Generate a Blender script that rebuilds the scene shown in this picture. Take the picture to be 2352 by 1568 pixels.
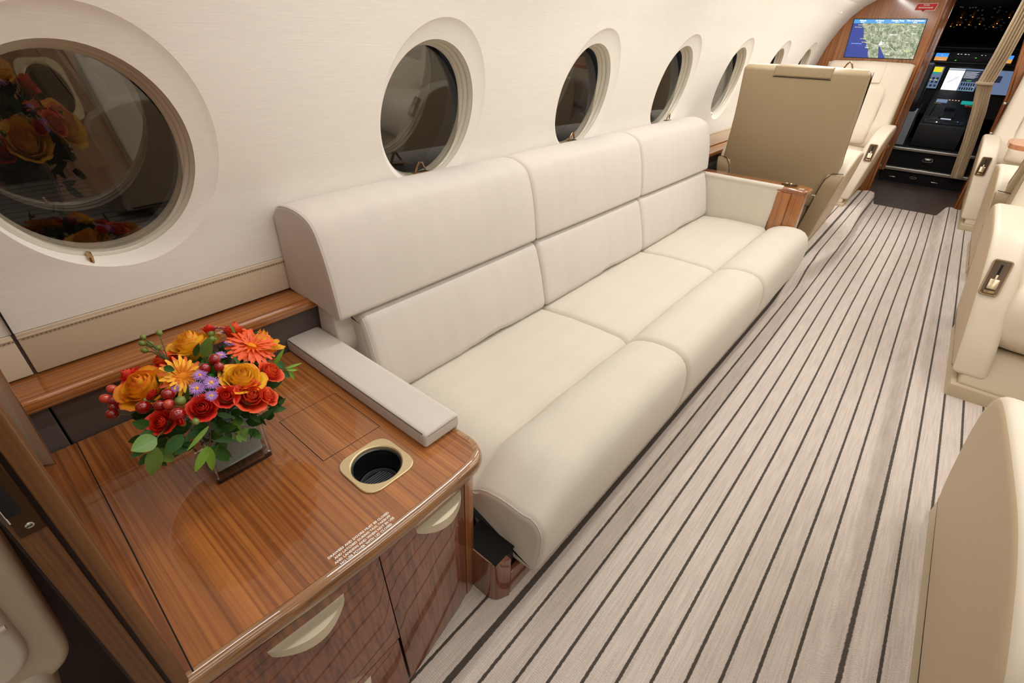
import bpy, bmesh, math, random
from mathutils import Vector, Matrix, Quaternion
random.seed(7)
PI = math.pi
for o in list(bpy.data.objects): bpy.data.objects.remove(o)
SC = bpy.context.scene
COL = SC.collection

# ------------------------------------------------------------------ camera
CAM_H = 1.30
cd = bpy.data.cameras.new('camera'); cam = bpy.data.objects.new('camera', cd); COL.objects.link(cam)
cd.sensor_width = 36.0; cd.lens = 1107.71344/2352*36.0; cd.clip_start = 0.02
R0 = (0.64335418, -0.76494761, 0.03083101); R1 = (-0.39206328, -0.36379768, -0.8449483); R2 = (0.65755743, 0.53151331, -0.53395863)
m = Matrix(((R0[0], -R1[0], -R2[0]), (R0[1], -R1[1], -R2[1]), (R0[2], -R1[2], -R2[2])))
cam.matrix_world = Matrix.Translation((0, 0, CAM_H)) @ m.to_4x4()
SC.camera = cam
# ------------------------------------------------------------------ world (night outside), exposure
w = bpy.data.worlds.new('world'); SC.world = w; w.use_nodes = True
w.node_tree.nodes['Background'].inputs[0].default_value = (0.012, 0.012, 0.014, 1)
w.node_tree.nodes['Background'].inputs[1].default_value = 1.0
SC.view_settings.view_transform = 'Standard'; SC.view_settings.look = 'None'
SC.view_settings.gamma = 1.0; SC.view_settings.use_curve_mapping = False
SC.view_settings.exposure = 0.0
# ------------------------------------------------------------------ cabin lights
LK = .445
def area(name, loc, sx, sy, power, col=(1.0, .995, .985), rot=(0, 0, 0)):
    l = bpy.data.lights.new(name, 'AREA'); l.shape = 'RECTANGLE'; l.size = sx; l.size_y = sy
    l.energy = power*LK; l.color = col
    o = bpy.data.objects.new(name, l); COL.objects.link(o); o.location = loc; o.rotation_euler = rot
    return o
for i, (x, p) in enumerate([(-0.3, 6), (0.9, 10), (2.1, 11.5), (3.3, 12.5), (4.4, 13), (5.35, 12)]):
    area('left_wash_light', (x, .82, 1.725), 1.0, .06, p, rot=(math.radians(4), 0, 0))
    area('right_wash_light', (x, -.74, 1.725), 1.0, .06, p, rot=(math.radians(-4), 0, 0))
    area('ceiling_light', (x, .04, 1.86), .9, .35, p*.9)
area('entry_light', (6.85, .05, 1.80), .5, .3, 7)
area('cockpit_fill', (7.9, .3, 1.85), .3, .3, 7, (.85, .92, 1))  # added fill to lift the dark cockpit, not a fitted lamp
area('aft_light', (-.9, .75, 1.75), .6, .4, 3)

# ------------------------------------------------------------------ materials
MAT = {}
def L(c):  # sRGB 0-255 -> linear
    return tuple(((v/255)/12.92 if v/255 <= .04045 else ((v/255+.055)/1.055)**2.4) for v in c)
def newmat(name):
    mt = bpy.data.materials.new(name); mt.use_nodes = True; MAT[name] = mt
    nt = mt.node_tree; b = nt.nodes['Principled BSDF']
    return mt, nt, b
def N(nt, t, **kw):
    n = nt.nodes.new(t)
    for k, v in kw.items():
        if k.startswith('i_'): n.inputs[k[2:].replace('_', ' ')].default_value = v
        else: setattr(n, k, v)
    return n
def plain(name, col, rough=.5, metal=0, coat=0, spec=None, emit=None, es=1, trans=0, bump=0, bscale=300, mott=0, sheen=0):
    mt, nt, b = newmat(name)
    c = L(col) if max(col) > 1.001 else col
    b.inputs['Base Color'].default_value = (*c, 1); b.inputs['Roughness'].default_value = rough
    b.inputs['Metallic'].default_value = metal; b.inputs['Coat Weight'].default_value = coat; b.inputs['Coat Roughness'].default_value = .03
    if spec is not None: b.inputs['Specular IOR Level'].default_value = spec
    if emit: b.inputs['Emission Color'].default_value = (*L(emit), 1); b.inputs['Emission Strength'].default_value = es
    if trans: b.inputs['Transmission Weight'].default_value = trans
    if sheen: b.inputs['Sheen Weight'].default_value = sheen
    if bump or mott:
        tc = N(nt, 'ShaderNodeTexCoord')
    if bump:
        nz = N(nt, 'ShaderNodeTexNoise'); nz.inputs['Scale'].default_value = bscale; nz.inputs['Detail'].default_value = 3
        nt.links.new(tc.outputs['Object'], nz.inputs['Vector'])
        bp = N(nt, 'ShaderNodeBump'); bp.inputs['Strength'].default_value = bump; bp.inputs['Distance'].default_value = .0006
        nt.links.new(nz.outputs['Fac'], bp.inputs['Height']); nt.links.new(bp.outputs['Normal'], b.inputs['Normal'])
    if mott:
        nz = N(nt, 'ShaderNodeTexNoise'); nz.inputs['Scale'].default_value = 9; nz.inputs['Detail'].default_value = 4
        nt.links.new(tc.outputs['Object'], nz.inputs['Vector'])
        mx = N(nt, 'ShaderNodeMix', data_type='RGBA')
        mx.inputs['A'].default_value = (*[v*(1-mott) for v in c], 1); mx.inputs['B'].default_value = (*[min(1, v*(1+mott)) for v in c], 1)
        nt.links.new(nz.outputs['Fac'], mx.inputs['Factor']); nt.links.new(mx.outputs['Result'], b.inputs['Base Color'])
    return mt
def wood(name, axis, dark, mid, light, rough=.32, coat=1.0, fine=1.0):
    """straight grained lacquered veneer; grain runs along axis"""
    mt, nt, b = newmat(name)
    tc = N(nt, 'ShaderNodeTexCoord')
    def noise(sa, sc, det, dist=0):
        mp = N(nt, 'ShaderNodeMapping'); s = [sc, sc, sc]; s[axis] = sa
        mp.inputs['Scale'].default_value = s
        nt.links.new(tc.outputs['Object'], mp.inputs['Vector'])
        z = N(nt, 'ShaderNodeTexNoise'); z.inputs['Scale'].default_value = 1; z.inputs['Detail'].default_value = det; z.inputs['Distortion'].default_value = dist
        nt.links.new(mp.outputs['Vector'], z.inputs['Vector']); return z
    a = noise(.5, 14*fine, 3, .15); c = noise(1.1, 150*fine, 3, .2); d = noise(18, 600, 2)
    r1 = N(nt, 'ShaderNodeValToRGB'); e = r1.color_ramp.elements
    e[0].position = .30; e[0].color = (*L(dark), 1); e[1].position = .72; e[1].color = (*L(light), 1)
    x = e.new(.5); x.color = (*L(mid), 1)
    ad = N(nt, 'ShaderNodeMath', operation='MULTIPLY_ADD'); ad.inputs[1].default_value = .42; nt.links.new(c.outputs['Fac'], ad.inputs[0])
    m2 = N(nt, 'ShaderNodeMath', operation='MULTIPLY'); m2.inputs[1].default_value = .58; nt.links.new(a.outputs['Fac'], m2.inputs[0])
    nt.links.new(m2.outputs[0], ad.inputs[2]); nt.links.new(ad.outputs[0], r1.inputs['Fac'])
    # thin dark growth lines
    r2 = N(nt, 'ShaderNodeValToRGB'); e = r2.color_ramp.elements
    e[0].position = .38; e[0].color = (.72, .66, .62, 1); e[1].position = .52; e[1].color = (1, 1, 1, 1)
    nt.links.new(c.outputs['Fac'], r2.inputs['Fac'])
    mu = N(nt, 'ShaderNodeMix', data_type='RGBA', blend_type='MULTIPLY'); mu.inputs['Factor'].default_value = 1
    nt.links.new(r1.outputs['Color'], mu.inputs['A']); nt.links.new(r2.outputs['Color'], mu.inputs['B'])
    r3 = N(nt, 'ShaderNodeMapRange'); r3.inputs['To Min'].default_value = .9; r3.inputs['To Max'].default_value = 1.06
    nt.links.new(d.outputs['Fac'], r3.inputs['Value'])
    mu2 = N(nt, 'ShaderNodeMix', data_type='RGBA', blend_type='MULTIPLY'); mu2.inputs['Factor'].default_value = 1
    nt.links.new(mu.outputs['Result'], mu2.inputs['A']); nt.links.new(r3.outputs['Result'], mu2.inputs['B'])
    nt.links.new(mu2.outputs['Result'], b.inputs['Base Color'])
    b.inputs['Roughness'].default_value = rough; b.inputs['Coat Weight'].default_value = coat; b.inputs['Coat Roughness'].default_value = .02
    b.inputs['Coat IOR'].default_value = 1.55
    return mt
TD, TM, TL = (132, 78, 36), (156, 94, 44), (190, 120, 56)
wood('teak_y', 1, TD, TM, TL); wood('teak_x', 0, (120, 68, 28), (166, 100, 44), (198, 132, 66)); wood('teak_z', 2, (134, 80, 34), (162, 100, 46), (184, 120, 58), fine=1.5)
MAT['teak_z'].node_tree.nodes['Principled BSDF'].inputs['Coat Roughness'].default_value = .10
wood('teak_dark_z', 2, (88, 44, 20), (122, 66, 32), (144, 84, 44), rough=.3)
wood('teak_edge_x', 0, (118, 80, 46), (150, 106, 66), (172, 128, 86), rough=.22)
wood('teak_edge_z', 2, (120, 66, 30), (154, 92, 44), (180, 116, 60), rough=.2)
wood('jamb_z', 2, (62, 36, 12), (108, 66, 24), (138, 90, 42), rough=.5, coat=.2)
plain('dark_wood', (44, 18, 11), .5, mott=.3)

def fabric(name, base, twill=.06, axis_a=0, axis_b=2, dens=620, bands=True):
    mt, nt, b = newmat(name)
    tc = N(nt, 'ShaderNodeTexCoord'); c = L(base)
    b.inputs['Roughness'].default_value = .95; b.inputs['Specular IOR Level'].default_value = .15
    b.inputs['Sheen Weight'].default_value = .15; b.inputs['Sheen Roughness'].default_value = .6
    mp = N(nt, 'ShaderNodeMapping'); mp.inputs['Rotation'].default_value = (.6, .75, .6)
    nt.links.new(tc.outputs['Object'], mp.inputs['Vector'])
    wv = N(nt, 'ShaderNodeTexWave'); wv.inputs['Scale'].default_value = dens/6.28; wv.inputs['Distortion'].default_value = 1.2; wv.inputs['Detail'].default_value = 1
    wv.inputs['Detail Scale'].default_value = 4
    nt.links.new(mp.outputs['Vector'], wv.inputs['Vector'])
    sep = N(nt, 'ShaderNodeSeparateXYZ'); nt.links.new(tc.outputs['Object'], sep.inputs[0])
    # broad bands where the twill turns smooth
    pm = N(nt, 'ShaderNodeMath', operation='PINGPONG'); pm.inputs[1].default_value = .045; nt.links.new(sep.outputs[axis_a], pm.inputs[0])
    st = N(nt, 'ShaderNodeMapRange'); st.inputs['From Min'].default_value = .02; st.inputs['From Max'].default_value = .024; st.inputs['To Min'].default_value = .65; st.inputs['To Max'].default_value = 1
    nt.links.new(pm.outputs[0], st.inputs['Value'])
    nz = N(nt, 'ShaderNodeTexNoise'); nz.inputs['Scale'].default_value = 900; nz.inputs['Detail'].default_value = 2
    mps = N(nt, 'ShaderNodeMapping'); sc = [1, 1, 1]; sc[axis_b] = .25; mps.inputs['Scale'].default_value = sc
    nt.links.new(tc.outputs['Object'], mps.inputs['Vector']); nt.links.new(mps.outputs['Vector'], nz.inputs['Vector'])
    nb = N(nt, 'ShaderNodeTexNoise'); nb.inputs['Scale'].default_value = 5; nb.inputs['Detail'].default_value = 4; nt.links.new(tc.outputs['Object'], nb.inputs['Vector'])
    t1 = N(nt, 'ShaderNodeMath', operation='MULTIPLY'); nt.links.new(wv.outputs['Fac'], t1.inputs[0]); nt.links.new(st.outputs['Result'], t1.inputs[1])
    a1 = N(nt, 'ShaderNodeMath', operation='MULTIPLY_ADD'); a1.inputs[1].default_value = -twill*1.6; a1.inputs[2].default_value = 1+twill*.5; nt.links.new(t1.outputs[0], a1.inputs[0])
    a2 = N(nt, 'ShaderNodeMath', operation='MULTIPLY_ADD'); a2.inputs[1].default_value = .22; nt.links.new(nz.outputs['Fac'], a2.inputs[0]); nt.links.new(a1.outputs[0], a2.inputs[2])
    a3 = N(nt, 'ShaderNodeMath', operation='MULTIPLY_ADD'); a3.inputs[1].default_value = .10; nt.links.new(nb.outputs['Fac'], a3.inputs[0]); nt.links.new(a2.outputs[0], a3.inputs[2])
    sb = N(nt, 'ShaderNodeMath', operation='SUBTRACT'); sb.inputs[1].default_value = .16; nt.links.new(a3.outputs[0], sb.inputs[0])
    vm = N(nt, 'ShaderNodeVectorMath', operation='SCALE'); vm.inputs[0].default_value = c; nt.links.new(sb.outputs[0], vm.inputs['Scale'])
    nt.links.new(vm.outputs[0], b.inputs['Base Color'])
    bp = N(nt, 'ShaderNodeBump'); bp.inputs['Strength'].default_value = .35; bp.inputs['Distance'].default_value = .0006
    nt.links.new(a2.outputs[0], bp.inputs['Height']); nt.links.new(bp.outputs['Normal'], b.inputs['Normal'])
    return mt
fabric('sofa_fabric', (206, 197, 186), twill=.05)
fabric('sofa_seat_fabric', (208, 199, 183), twill=.05, axis_a=1, axis_b=0)

def wallmat(name, base):
    mt, nt, b = newmat(name); tc = N(nt, 'ShaderNodeTexCoord'); c = L(base)
    mp = N(nt, 'ShaderNodeMapping'); mp.inputs['Scale'].default_value = (14, 260, 260)
    nt.links.new(tc.outputs['Object'], mp.inputs['Vector'])
    nz = N(nt, 'ShaderNodeTexNoise'); nz.inputs['Scale'].default_value = 1; nz.inputs['Detail'].default_value = 4; nt.links.new(mp.outputs['Vector'], nz.inputs['Vector'])
    mr = N(nt, 'ShaderNodeMapRange'); mr.inputs['To Min'].default_value = .93; mr.inputs['To Max'].default_value = 1.05; nt.links.new(nz.outputs['Fac'], mr.inputs['Value'])
    vm = N(nt, 'ShaderNodeVectorMath', operation='SCALE'); vm.inputs[0].default_value = c; nt.links.new(mr.outputs['Result'], vm.inputs['Scale'])
    nt.links.new(vm.outputs[0], b.inputs['Base Color']); b.inputs['Roughness'].default_value = .8; b.inputs['Specular IOR Level'].default_value = .25
    bp = N(nt, 'ShaderNodeBump'); bp.inputs['Strength'].default_value = .35; bp.inputs['Distance'].default_value = .0008
    nt.links.new(nz.outputs['Fac'], bp.inputs['Height']); nt.links.new(bp.outputs['Normal'], b.inputs['Normal'])
    return mt
wallmat('wall_fabric', (234, 228, 218))
plain('ceiling_white', (236, 231, 222), .6)
plain('cream_leather', (216, 203, 182), .42, bump=.25, bscale=420, mott=.02)
plain('taupe_leather', (158, 138, 106), .45, bump=.3, bscale=420, mott=.02)
plain('band_leather', (208, 190, 164), .5, bump=.3, bscale=380, mott=.02)
plain('dado_grey', (92, 82, 76), .6, bump=.2, bscale=500)
plain('stitch', (120, 104, 84), .8)
plain('seam_dark', (26, 20, 16), .8)
plain('seam_brown', (96, 84, 70), .9)
plain('window_trim', (204, 196, 176), .35, coat=.3)
plain('brass', (206, 178, 136), .22, metal=1)
plain('satin_gold', (214, 194, 152), .36, metal=.6)
plain('handle_metal', (222, 210, 182), .38, metal=.55)
plain('bronze', (150, 122, 88), .2, metal=1)
plain('lever_bronze', (120, 98, 70), .3, metal=.8)
plain('lever_metal', (186, 168, 138), .28, metal=.9)
plain('plate_bronze', (74, 50, 30), .3, metal=.7)
plain('steel', (200, 198, 194), .18, metal=1)
plain('step_metal', (176, 172, 162), .3, metal=1)
plain('black_plastic', (16, 16, 17), .28)
plain('cup_mat', (84, 88, 94), .35)
plain('black_matte', (14, 14, 15), .7)
plain('cockpit_black', (12, 12, 14), .5)
plain('cockpit_grey', (44, 46, 50), .5)
plain('seat_grey', (168, 176, 186), .55)
plain('dark_floor', (78, 62, 54), .35, mott=.1)
plain('black_carpet', (22, 20, 21), .9, mott=.3)
plain('white_print', (238, 236, 230), .5, emit=None)
plain('red_sign', (200, 34, 40), .45)
plain('curtain_cloth', (228, 210, 178), .85, mott=.04)
plain('table_wood', (190, 128, 90), .3, coat=.4)
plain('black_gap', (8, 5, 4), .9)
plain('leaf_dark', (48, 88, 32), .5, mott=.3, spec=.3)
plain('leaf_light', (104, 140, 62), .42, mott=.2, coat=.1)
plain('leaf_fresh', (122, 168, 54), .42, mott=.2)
plain('stem_green', (66, 88, 38), .6)
plain('twig_brown', (92, 66, 44), .7)
plain('berry_red', (150, 14, 22), .12, coat=1)
plain('berry_pink', (206, 74, 56), .2, coat=.8)
plain('lining_leaf', (118, 130, 124), .4, mott=.35)
plain('bud_green', (118, 136, 60), .4, mott=.3)
plain('aster_purple', (178, 128, 204), .6)
plain('aster_white', (222, 206, 214), .7)
plain('gerbera_orange', (236, 88, 26), .5)
plain('gerbera_yellow', (246, 176, 22), .5)
plain('gerbera_eye', (240, 140, 20), .8)
def petalmat(name, inner, tip, r0=.35, r1=.95):
    mt, nt, b = newmat(name); tc = N(nt, 'ShaderNodeUVMap'); sp = N(nt, 'ShaderNodeSeparateXYZ'); nt.links.new(tc.outputs[0], sp.inputs[0])
    mr = N(nt, 'ShaderNodeMapRange'); mr.inputs['From Min'].default_value = r0; mr.inputs['From Max'].default_value = r1; nt.links.new(sp.outputs[1], mr.inputs['Value'])
    mx = N(nt, 'ShaderNodeMix', data_type='RGBA'); mx.inputs['A'].default_value = (*L(inner), 1); mx.inputs['B'].default_value = (*L(tip), 1)
    nt.links.new(mr.outputs['Result'], mx.inputs['Factor']); nt.links.new(mx.outputs['Result'], b.inputs['Base Color'])
    b.inputs['Roughness'].default_value = .55
    tl = N(nt, 'ShaderNodeBsdfTranslucent'); nt.links.new(mx.outputs['Result'], tl.inputs['Color']); ms = N(nt, 'ShaderNodeMixShader'); ms.inputs[0].default_value = .22
    out = nt.nodes['Material Output']; nt.links.new(b.outputs[0], ms.inputs[1]); nt.links.new(tl.outputs[0], ms.inputs[2]); nt.links.new(ms.outputs[0], out.inputs['Surface'])
    return mt
petalmat('petal_orange', (255, 196, 34), (246, 84, 40), .80, 1.08)
petalmat('petal_yellow', (255, 208, 48), (248, 118, 50), .84, 1.09)
petalmat('petal_red', (216, 30, 18), (240, 70, 40), .6, 1.1)
petalmat('petal_coral', (226, 58, 22), (252, 110, 60), .6, 1.1)
petalmat('petal_gerbera', (246, 150, 20), (226, 72, 24), .5, 1)
# glass
def glassmat(name, col, rough=0.0, ior=1.5):
    mt, nt, b = newmat(name)
    b.inputs['Base Color'].default_value = (*col, 1); b.inputs['Roughness'].default_value = rough
    b.inputs['Transmission Weight'].default_value = 1; b.inputs['IOR'].default_value = ior
    return mt
mt_, nt_, b_ = newmat('outer_pane'); b_.inputs['Base Color'].default_value = (.012, .011, .010, 1); b_.inputs['Roughness'].default_value = .0; b_.inputs['IOR'].default_value = 2.7
def thin_glass(name, col, ior, r=0.0):
    mt, nt, b = newmat(name); nt.nodes.remove(b)
    t = N(nt, 'ShaderNodeBsdfTransparent'); t.inputs[0].default_value = (*col, 1); g = N(nt, 'ShaderNodeBsdfGlossy'); g.inputs['Roughness'].default_value = r
    ge = N(nt, 'ShaderNodeNewGeometry'); dp = N(nt, 'ShaderNodeVectorMath', operation='DOT_PRODUCT'); nt.links.new(ge.outputs['Normal'], dp.inputs[0]); nt.links.new(ge.outputs['Incoming'], dp.inputs[1])
    ab = N(nt, 'ShaderNodeMath', operation='ABSOLUTE'); nt.links.new(dp.outputs['Value'], ab.inputs[0])
    om = N(nt, 'ShaderNodeMath', operation='SUBTRACT', use_clamp=True); om.inputs[0].default_value = 1; nt.links.new(ab.outputs[0], om.inputs[1])
    pw = N(nt, 'ShaderNodeMath', operation='POWER'); nt.links.new(om.outputs[0], pw.inputs[0]); pw.inputs[1].default_value = 5
    f0 = ((ior-1)/(ior+1))**2
    f = N(nt, 'ShaderNodeMath', operation='MULTIPLY_ADD', use_clamp=True); nt.links.new(pw.outputs[0], f.inputs[0]); f.inputs[1].default_value = 1-f0; f.inputs[2].default_value = f0
    ms = N(nt, 'ShaderNodeMixShader')
    nt.links.new(f.outputs[0], ms.inputs[0]); nt.links.new(t.outputs[0], ms.inputs[1]); nt.links.new(g.outputs[0], ms.inputs[2])
    nt.links.new(ms.outputs[0], nt.nodes['Material Output'].inputs['Surface'])
thin_glass('vase_glass', (.985, .99, .99), 1.5)
thin_glass('water', (.98, .99, .985), 1.15)
thin_glass('window_glass', (.86, .85, .83), 1.7)
glassmat('thick_glass', (.95, .97, .97), 0, 1.5)

# carpet
def carpetmat():
    mt, nt, b = newmat('striped_carpet'); uv = N(nt, 'ShaderNodeUVMap'); sp = N(nt, 'ShaderNodeSeparateXYZ'); nt.links.new(uv.outputs[0], sp.inputs[0])
    b.inputs['Roughness'].default_value = .98; b.inputs['Specular IOR Level'].default_value = .08; b.inputs['Sheen Weight'].default_value = .1
    def noise(su, sv, det=2):
        mp = N(nt, 'ShaderNodeMapping'); mp.inputs['Scale'].default_value = (su, sv, 1); nt.links.new(uv.outputs[0], mp.inputs['Vector'])
        z = N(nt, 'ShaderNodeTexNoise'); z.inputs['Scale'].default_value = 1; z.inputs['Detail'].default_value = det; nt.links.new(mp.outputs['Vector'], z.inputs['Vector']); return z
    def M(op, a, b_=None, c_=None, clamp=False):
        n = N(nt, 'ShaderNodeMath', operation=op, use_clamp=clamp)
        for i, v in enumerate((a, b_, c_)):
            if v is None: continue
            if isinstance(v, (int, float)): n.inputs[i].default_value = v
            else: nt.links.new(v, n.inputs[i])
        return n.outputs[0]
    jit = noise(160, 110).outputs['Fac']
    u = M('ADD', sp.outputs[0], M('MULTIPLY', M('SUBTRACT', jit, .5), .0035))
    ph = M('PINGPONG', M('ADD', u, .005), .0316)            # 0 on the stripe centre
    nrm = M('SUBTRACT', 1.0, M('DIVIDE', M('SUBTRACT', ph, .0031), .0015), clamp=True)
    wide = M('SUBTRACT', 1.0, M('DIVIDE', M('SUBTRACT', M('ABSOLUTE', M('SUBTRACT', u, .432)), .0070), .0016), clamp=True)
    mask = M('MAXIMUM', nrm, wide)
    fine = noise(420, 150, 3).outputs['Fac']; streak = noise(190, 7, 3).outputs['Fac']; blot = noise(9, 5, 3).outputs['Fac']
    rib = N(nt, 'ShaderNodeTexWave', bands_direction='Y'); rib.inputs['Scale'].default_value = 62; rib.inputs['Distortion'].default_value = 3.5; rib.inputs['Detail'].default_value = 2; rib.inputs['Detail Scale'].default_value = 3
    nt.links.new(uv.outputs[0], rib.inputs['Vector'])
    v = M('ADD', M('MULTIPLY', fine, .34), M('MULTIPLY', streak, .62)); v = M('ADD', v, M('MULTIPLY', rib.outputs['Fac'], .10)); v = M('ADD', v, M('MULTIPLY', blot, .10))
    v = M('ADD', v, .42)
    vm = N(nt, 'ShaderNodeVectorMath', operation='SCALE'); vm.inputs[0].default_value = L((202, 189, 178)); nt.links.new(v, vm.inputs['Scale'])
    mx = N(nt, 'ShaderNodeMix', data_type='RGBA'); mx.inputs['B'].default_value = (*L((80, 72, 64)), 1)
    nt.links.new(mask, mx.inputs['Factor']); nt.links.new(vm.outputs[0], mx.inputs['A']); nt.links.new(mx.outputs['Result'], b.inputs['Base Color'])
    h = M('ADD', M('MULTIPLY', rib.outputs['Fac'], .5), M('ADD', fine, M('MULTIPLY', mask, -.3)))
    bp = N(nt, 'ShaderNodeBump'); bp.inputs['Strength'].default_value = .7; bp.inputs['Distance'].default_value = .002
    nt.links.new(h, bp.inputs['Height']); nt.links.new(bp.outputs['Normal'], b.inputs['Normal'])
carpetmat()

# ------------------------------------------------------------------ mesh helpers
def tag(o, label=None, cat=None, group=None, kind=None):
    if label: o['label'] = label
    if cat: o['category'] = cat
    if group: o['group'] = group
    if kind: o['kind'] = kind
    return o
def empty(name, loc=(0, 0, 0), label=None, cat=None, group=None, kind=None, rz=0):
    o = bpy.data.objects.new(name, None); COL.objects.link(o); o.location = loc; o.rotation_euler = (0, 0, rz)
    o.empty_display_size = .05
    return tag(o, label, cat, group, kind)
def wloc(p):
    v = Vector((0, 0, 0))
    while p is not None:
        v += p.location; p = p.parent
    return v
def obj(name, verts, faces, mat, parent=None, smooth=True, ang=38, uvs=None):
    me = bpy.data.meshes.new(name)
    off = wloc(parent) if parent else Vector((0, 0, 0))
    me.from_pydata([tuple(Vector(v)-off) for v in verts], [], faces)
    bm = bmesh.new(); bm.from_mesh(me); bmesh.ops.recalc_face_normals(bm, faces=bm.faces); bm.to_mesh(me); bm.free()
    if uvs is not None:
        ul = me.uv_layers.new(name='UVMap')
        for lp in me.loops: ul.data[lp.index].uv = uvs[lp.vertex_index]
    me.materials.append(MAT[mat] if isinstance(mat, str) else mat)
    if smooth:
        for p in me.polygons: p.use_smooth = True
        me.set_sharp_from_angle(angle=math.radians(ang))
    o = bpy.data.objects.new(name, me); COL.objects.link(o)
    if parent: o.parent = parent
    return o
class MB:
    """collects shapes for one mesh"""
    def __init__(s): s.v = []; s.f = []
    def add(s, v, f):
        k = len(s.v); s.v += [tuple(p) for p in v]; s.f += [tuple(i+k for i in q) for q in f]; return s
    def box(s, x0, x1, y0, y1, z0, z1, bev=0, seg=2, M=None):
        bm = bmesh.new(); bmesh.ops.create_cube(bm, size=1)
        for v in bm.verts:
            v.co = Vector(((x0+x1)/2+v.co.x*(x1-x0), (y0+y1)/2+v.co.y*(y1-y0), (z0+z1)/2+v.co.z*(z1-z0)))
        if bev: bmesh.ops.bevel(bm, geom=bm.edges[:], offset=bev, segments=seg, profile=.5, affect='EDGES')
        bm.verts.index_update()
        v = [(M @ q.co if M else q.co.copy()) for q in bm.verts]; f = [[q.index for q in fc.verts] for fc in bm.faces]; bm.free()
        return s.add(v, f)
    def tube(s, pts, r, seg=8, closed=False, caps=True):
        pts = [Vector(p) for p in pts]; n = len(pts); rings = []
        rr = r if isinstance(r, (list, tuple)) else [r]*n
        up = None; vs = []
        for i, p in enumerate(pts):
            a = pts[i-1] if (i > 0 or closed) else p; b = pts[(i+1) % n] if (i < n-1 or closed) else p
            t = (b-a).normalized() if (b-a).length > 1e-9 else Vector((0, 0, 1))
            if up is None: up = t.orthogonal().normalized()
            up = (up-t*up.dot(t)); up = up.normalized() if up.length > 1e-6 else t.orthogonal().normalized()
            sd = t.cross(up)
            vs += [p+(up*math.cos(2*PI*k/seg)+sd*math.sin(2*PI*k/seg))*rr[i] for k in range(seg)]
        fs = []
        for i in range(n if closed else n-1):
            j = (i+1) % n
            for k in range(seg):
                fs.append((i*seg+k, i*seg+(k+1) % seg, j*seg+(k+1) % seg, j*seg+k))
        if not closed and caps: fs += [tuple(range(seg)), tuple(range((n-1)*seg, n*seg))]
        return s.add(vs, fs)
    def lathe(s, prof, c=(0, 0, 0), seg=24, M=None, cap=True):
        vs = []; fs = []; n = len(prof)
        for r, z in prof:
            for k in range(seg):
                a = 2*PI*k/seg; p = Vector((r*math.cos(a), r*math.sin(a), z))
                if M: p = M @ p
                vs.append(p+Vector(c))
        for i in range(n-1):
            for k in range(seg): fs.append((i*seg+k, i*seg+(k+1) % seg, (i+1)*seg+(k+1) % seg, (i+1)*seg+k))
        if cap and prof[0][0] > 1e-6: fs.append(tuple(range(seg)))
        if cap and prof[-1][0] > 1e-6: fs.append(tuple(range((n-1)*seg, n*seg)))
        return s.add(vs, fs)
    def prism(s, poly, axis, a, b):
        """polygon in the two other axes extruded from a to b along axis"""
        n = len(poly); vs = []
        for t in (a, b):
            for p in poly:
                q = list(p); q.insert(axis, t); vs.append(tuple(q))
        fs = [tuple(range(n)), tuple(range(n, 2*n))]+[(i, (i+1) % n, n+(i+1) % n, n+i) for i in range(n)]
        return s.add(vs, fs)
    def xf(s, M):
        s.v = [tuple(M @ Vector(p)) for p in s.v]; return s
    def out(s, name, mat, parent=None, **k): return obj(name, s.v, s.f, mat, parent, **k)

def rpoly(pts, seg=5):
    """pts: (a, b, radius) -> rounded polygon"""
    out = []; n = len(pts)
    for i in range(n):
        p = Vector(pts[i][:2]); r = pts[i][2] if len(pts[i]) > 2 else 0
        a = Vector(pts[i-1][:2]); b = Vector(pts[(i+1) % n][:2])
        if r <= 0: out.append(tuple(p)); continue
        da = (a-p); db = (b-p); ra = min(r, da.length*.49); rb = min(r, db.length*.49)
        p0 = p+da.normalized()*ra; p1 = p+db.normalized()*rb
        for k in range(seg+1):
            t = k/seg; q = p0*(1-t)**2+p*2*t*(1-t)+p1*t*t; out.append(tuple(q))
    return out
def dense(poly, step):
    out = []; n = len(poly)
    for i in range(n):
        a = Vector(poly[i]); b = Vector(poly[(i+1) % n]); k = max(1, int((b-a).length/step))
        for j in range(k): out.append(tuple(a.lerp(b, j/k)))
    return out
def inset(poly, d):
    n = len(poly); out = []
    area_ = sum(poly[i][0]*poly[(i+1) % n][1]-poly[(i+1) % n][0]*poly[i][1] for i in range(n))
    sg = 1 if area_ > 0 else -1
    for i in range(n):
        a = Vector(poly[i-1]); p = Vector(poly[i]); b = Vector(poly[(i+1) % n])
        t = (b-a)
        if t.length < 1e-9: out.append(tuple(p)); continue
        t.normalize(); nn = Vector((-t.y, t.x))*sg
        out.append((p.x+nn.x*d, p.y+nn.y*d))
    return out
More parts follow.
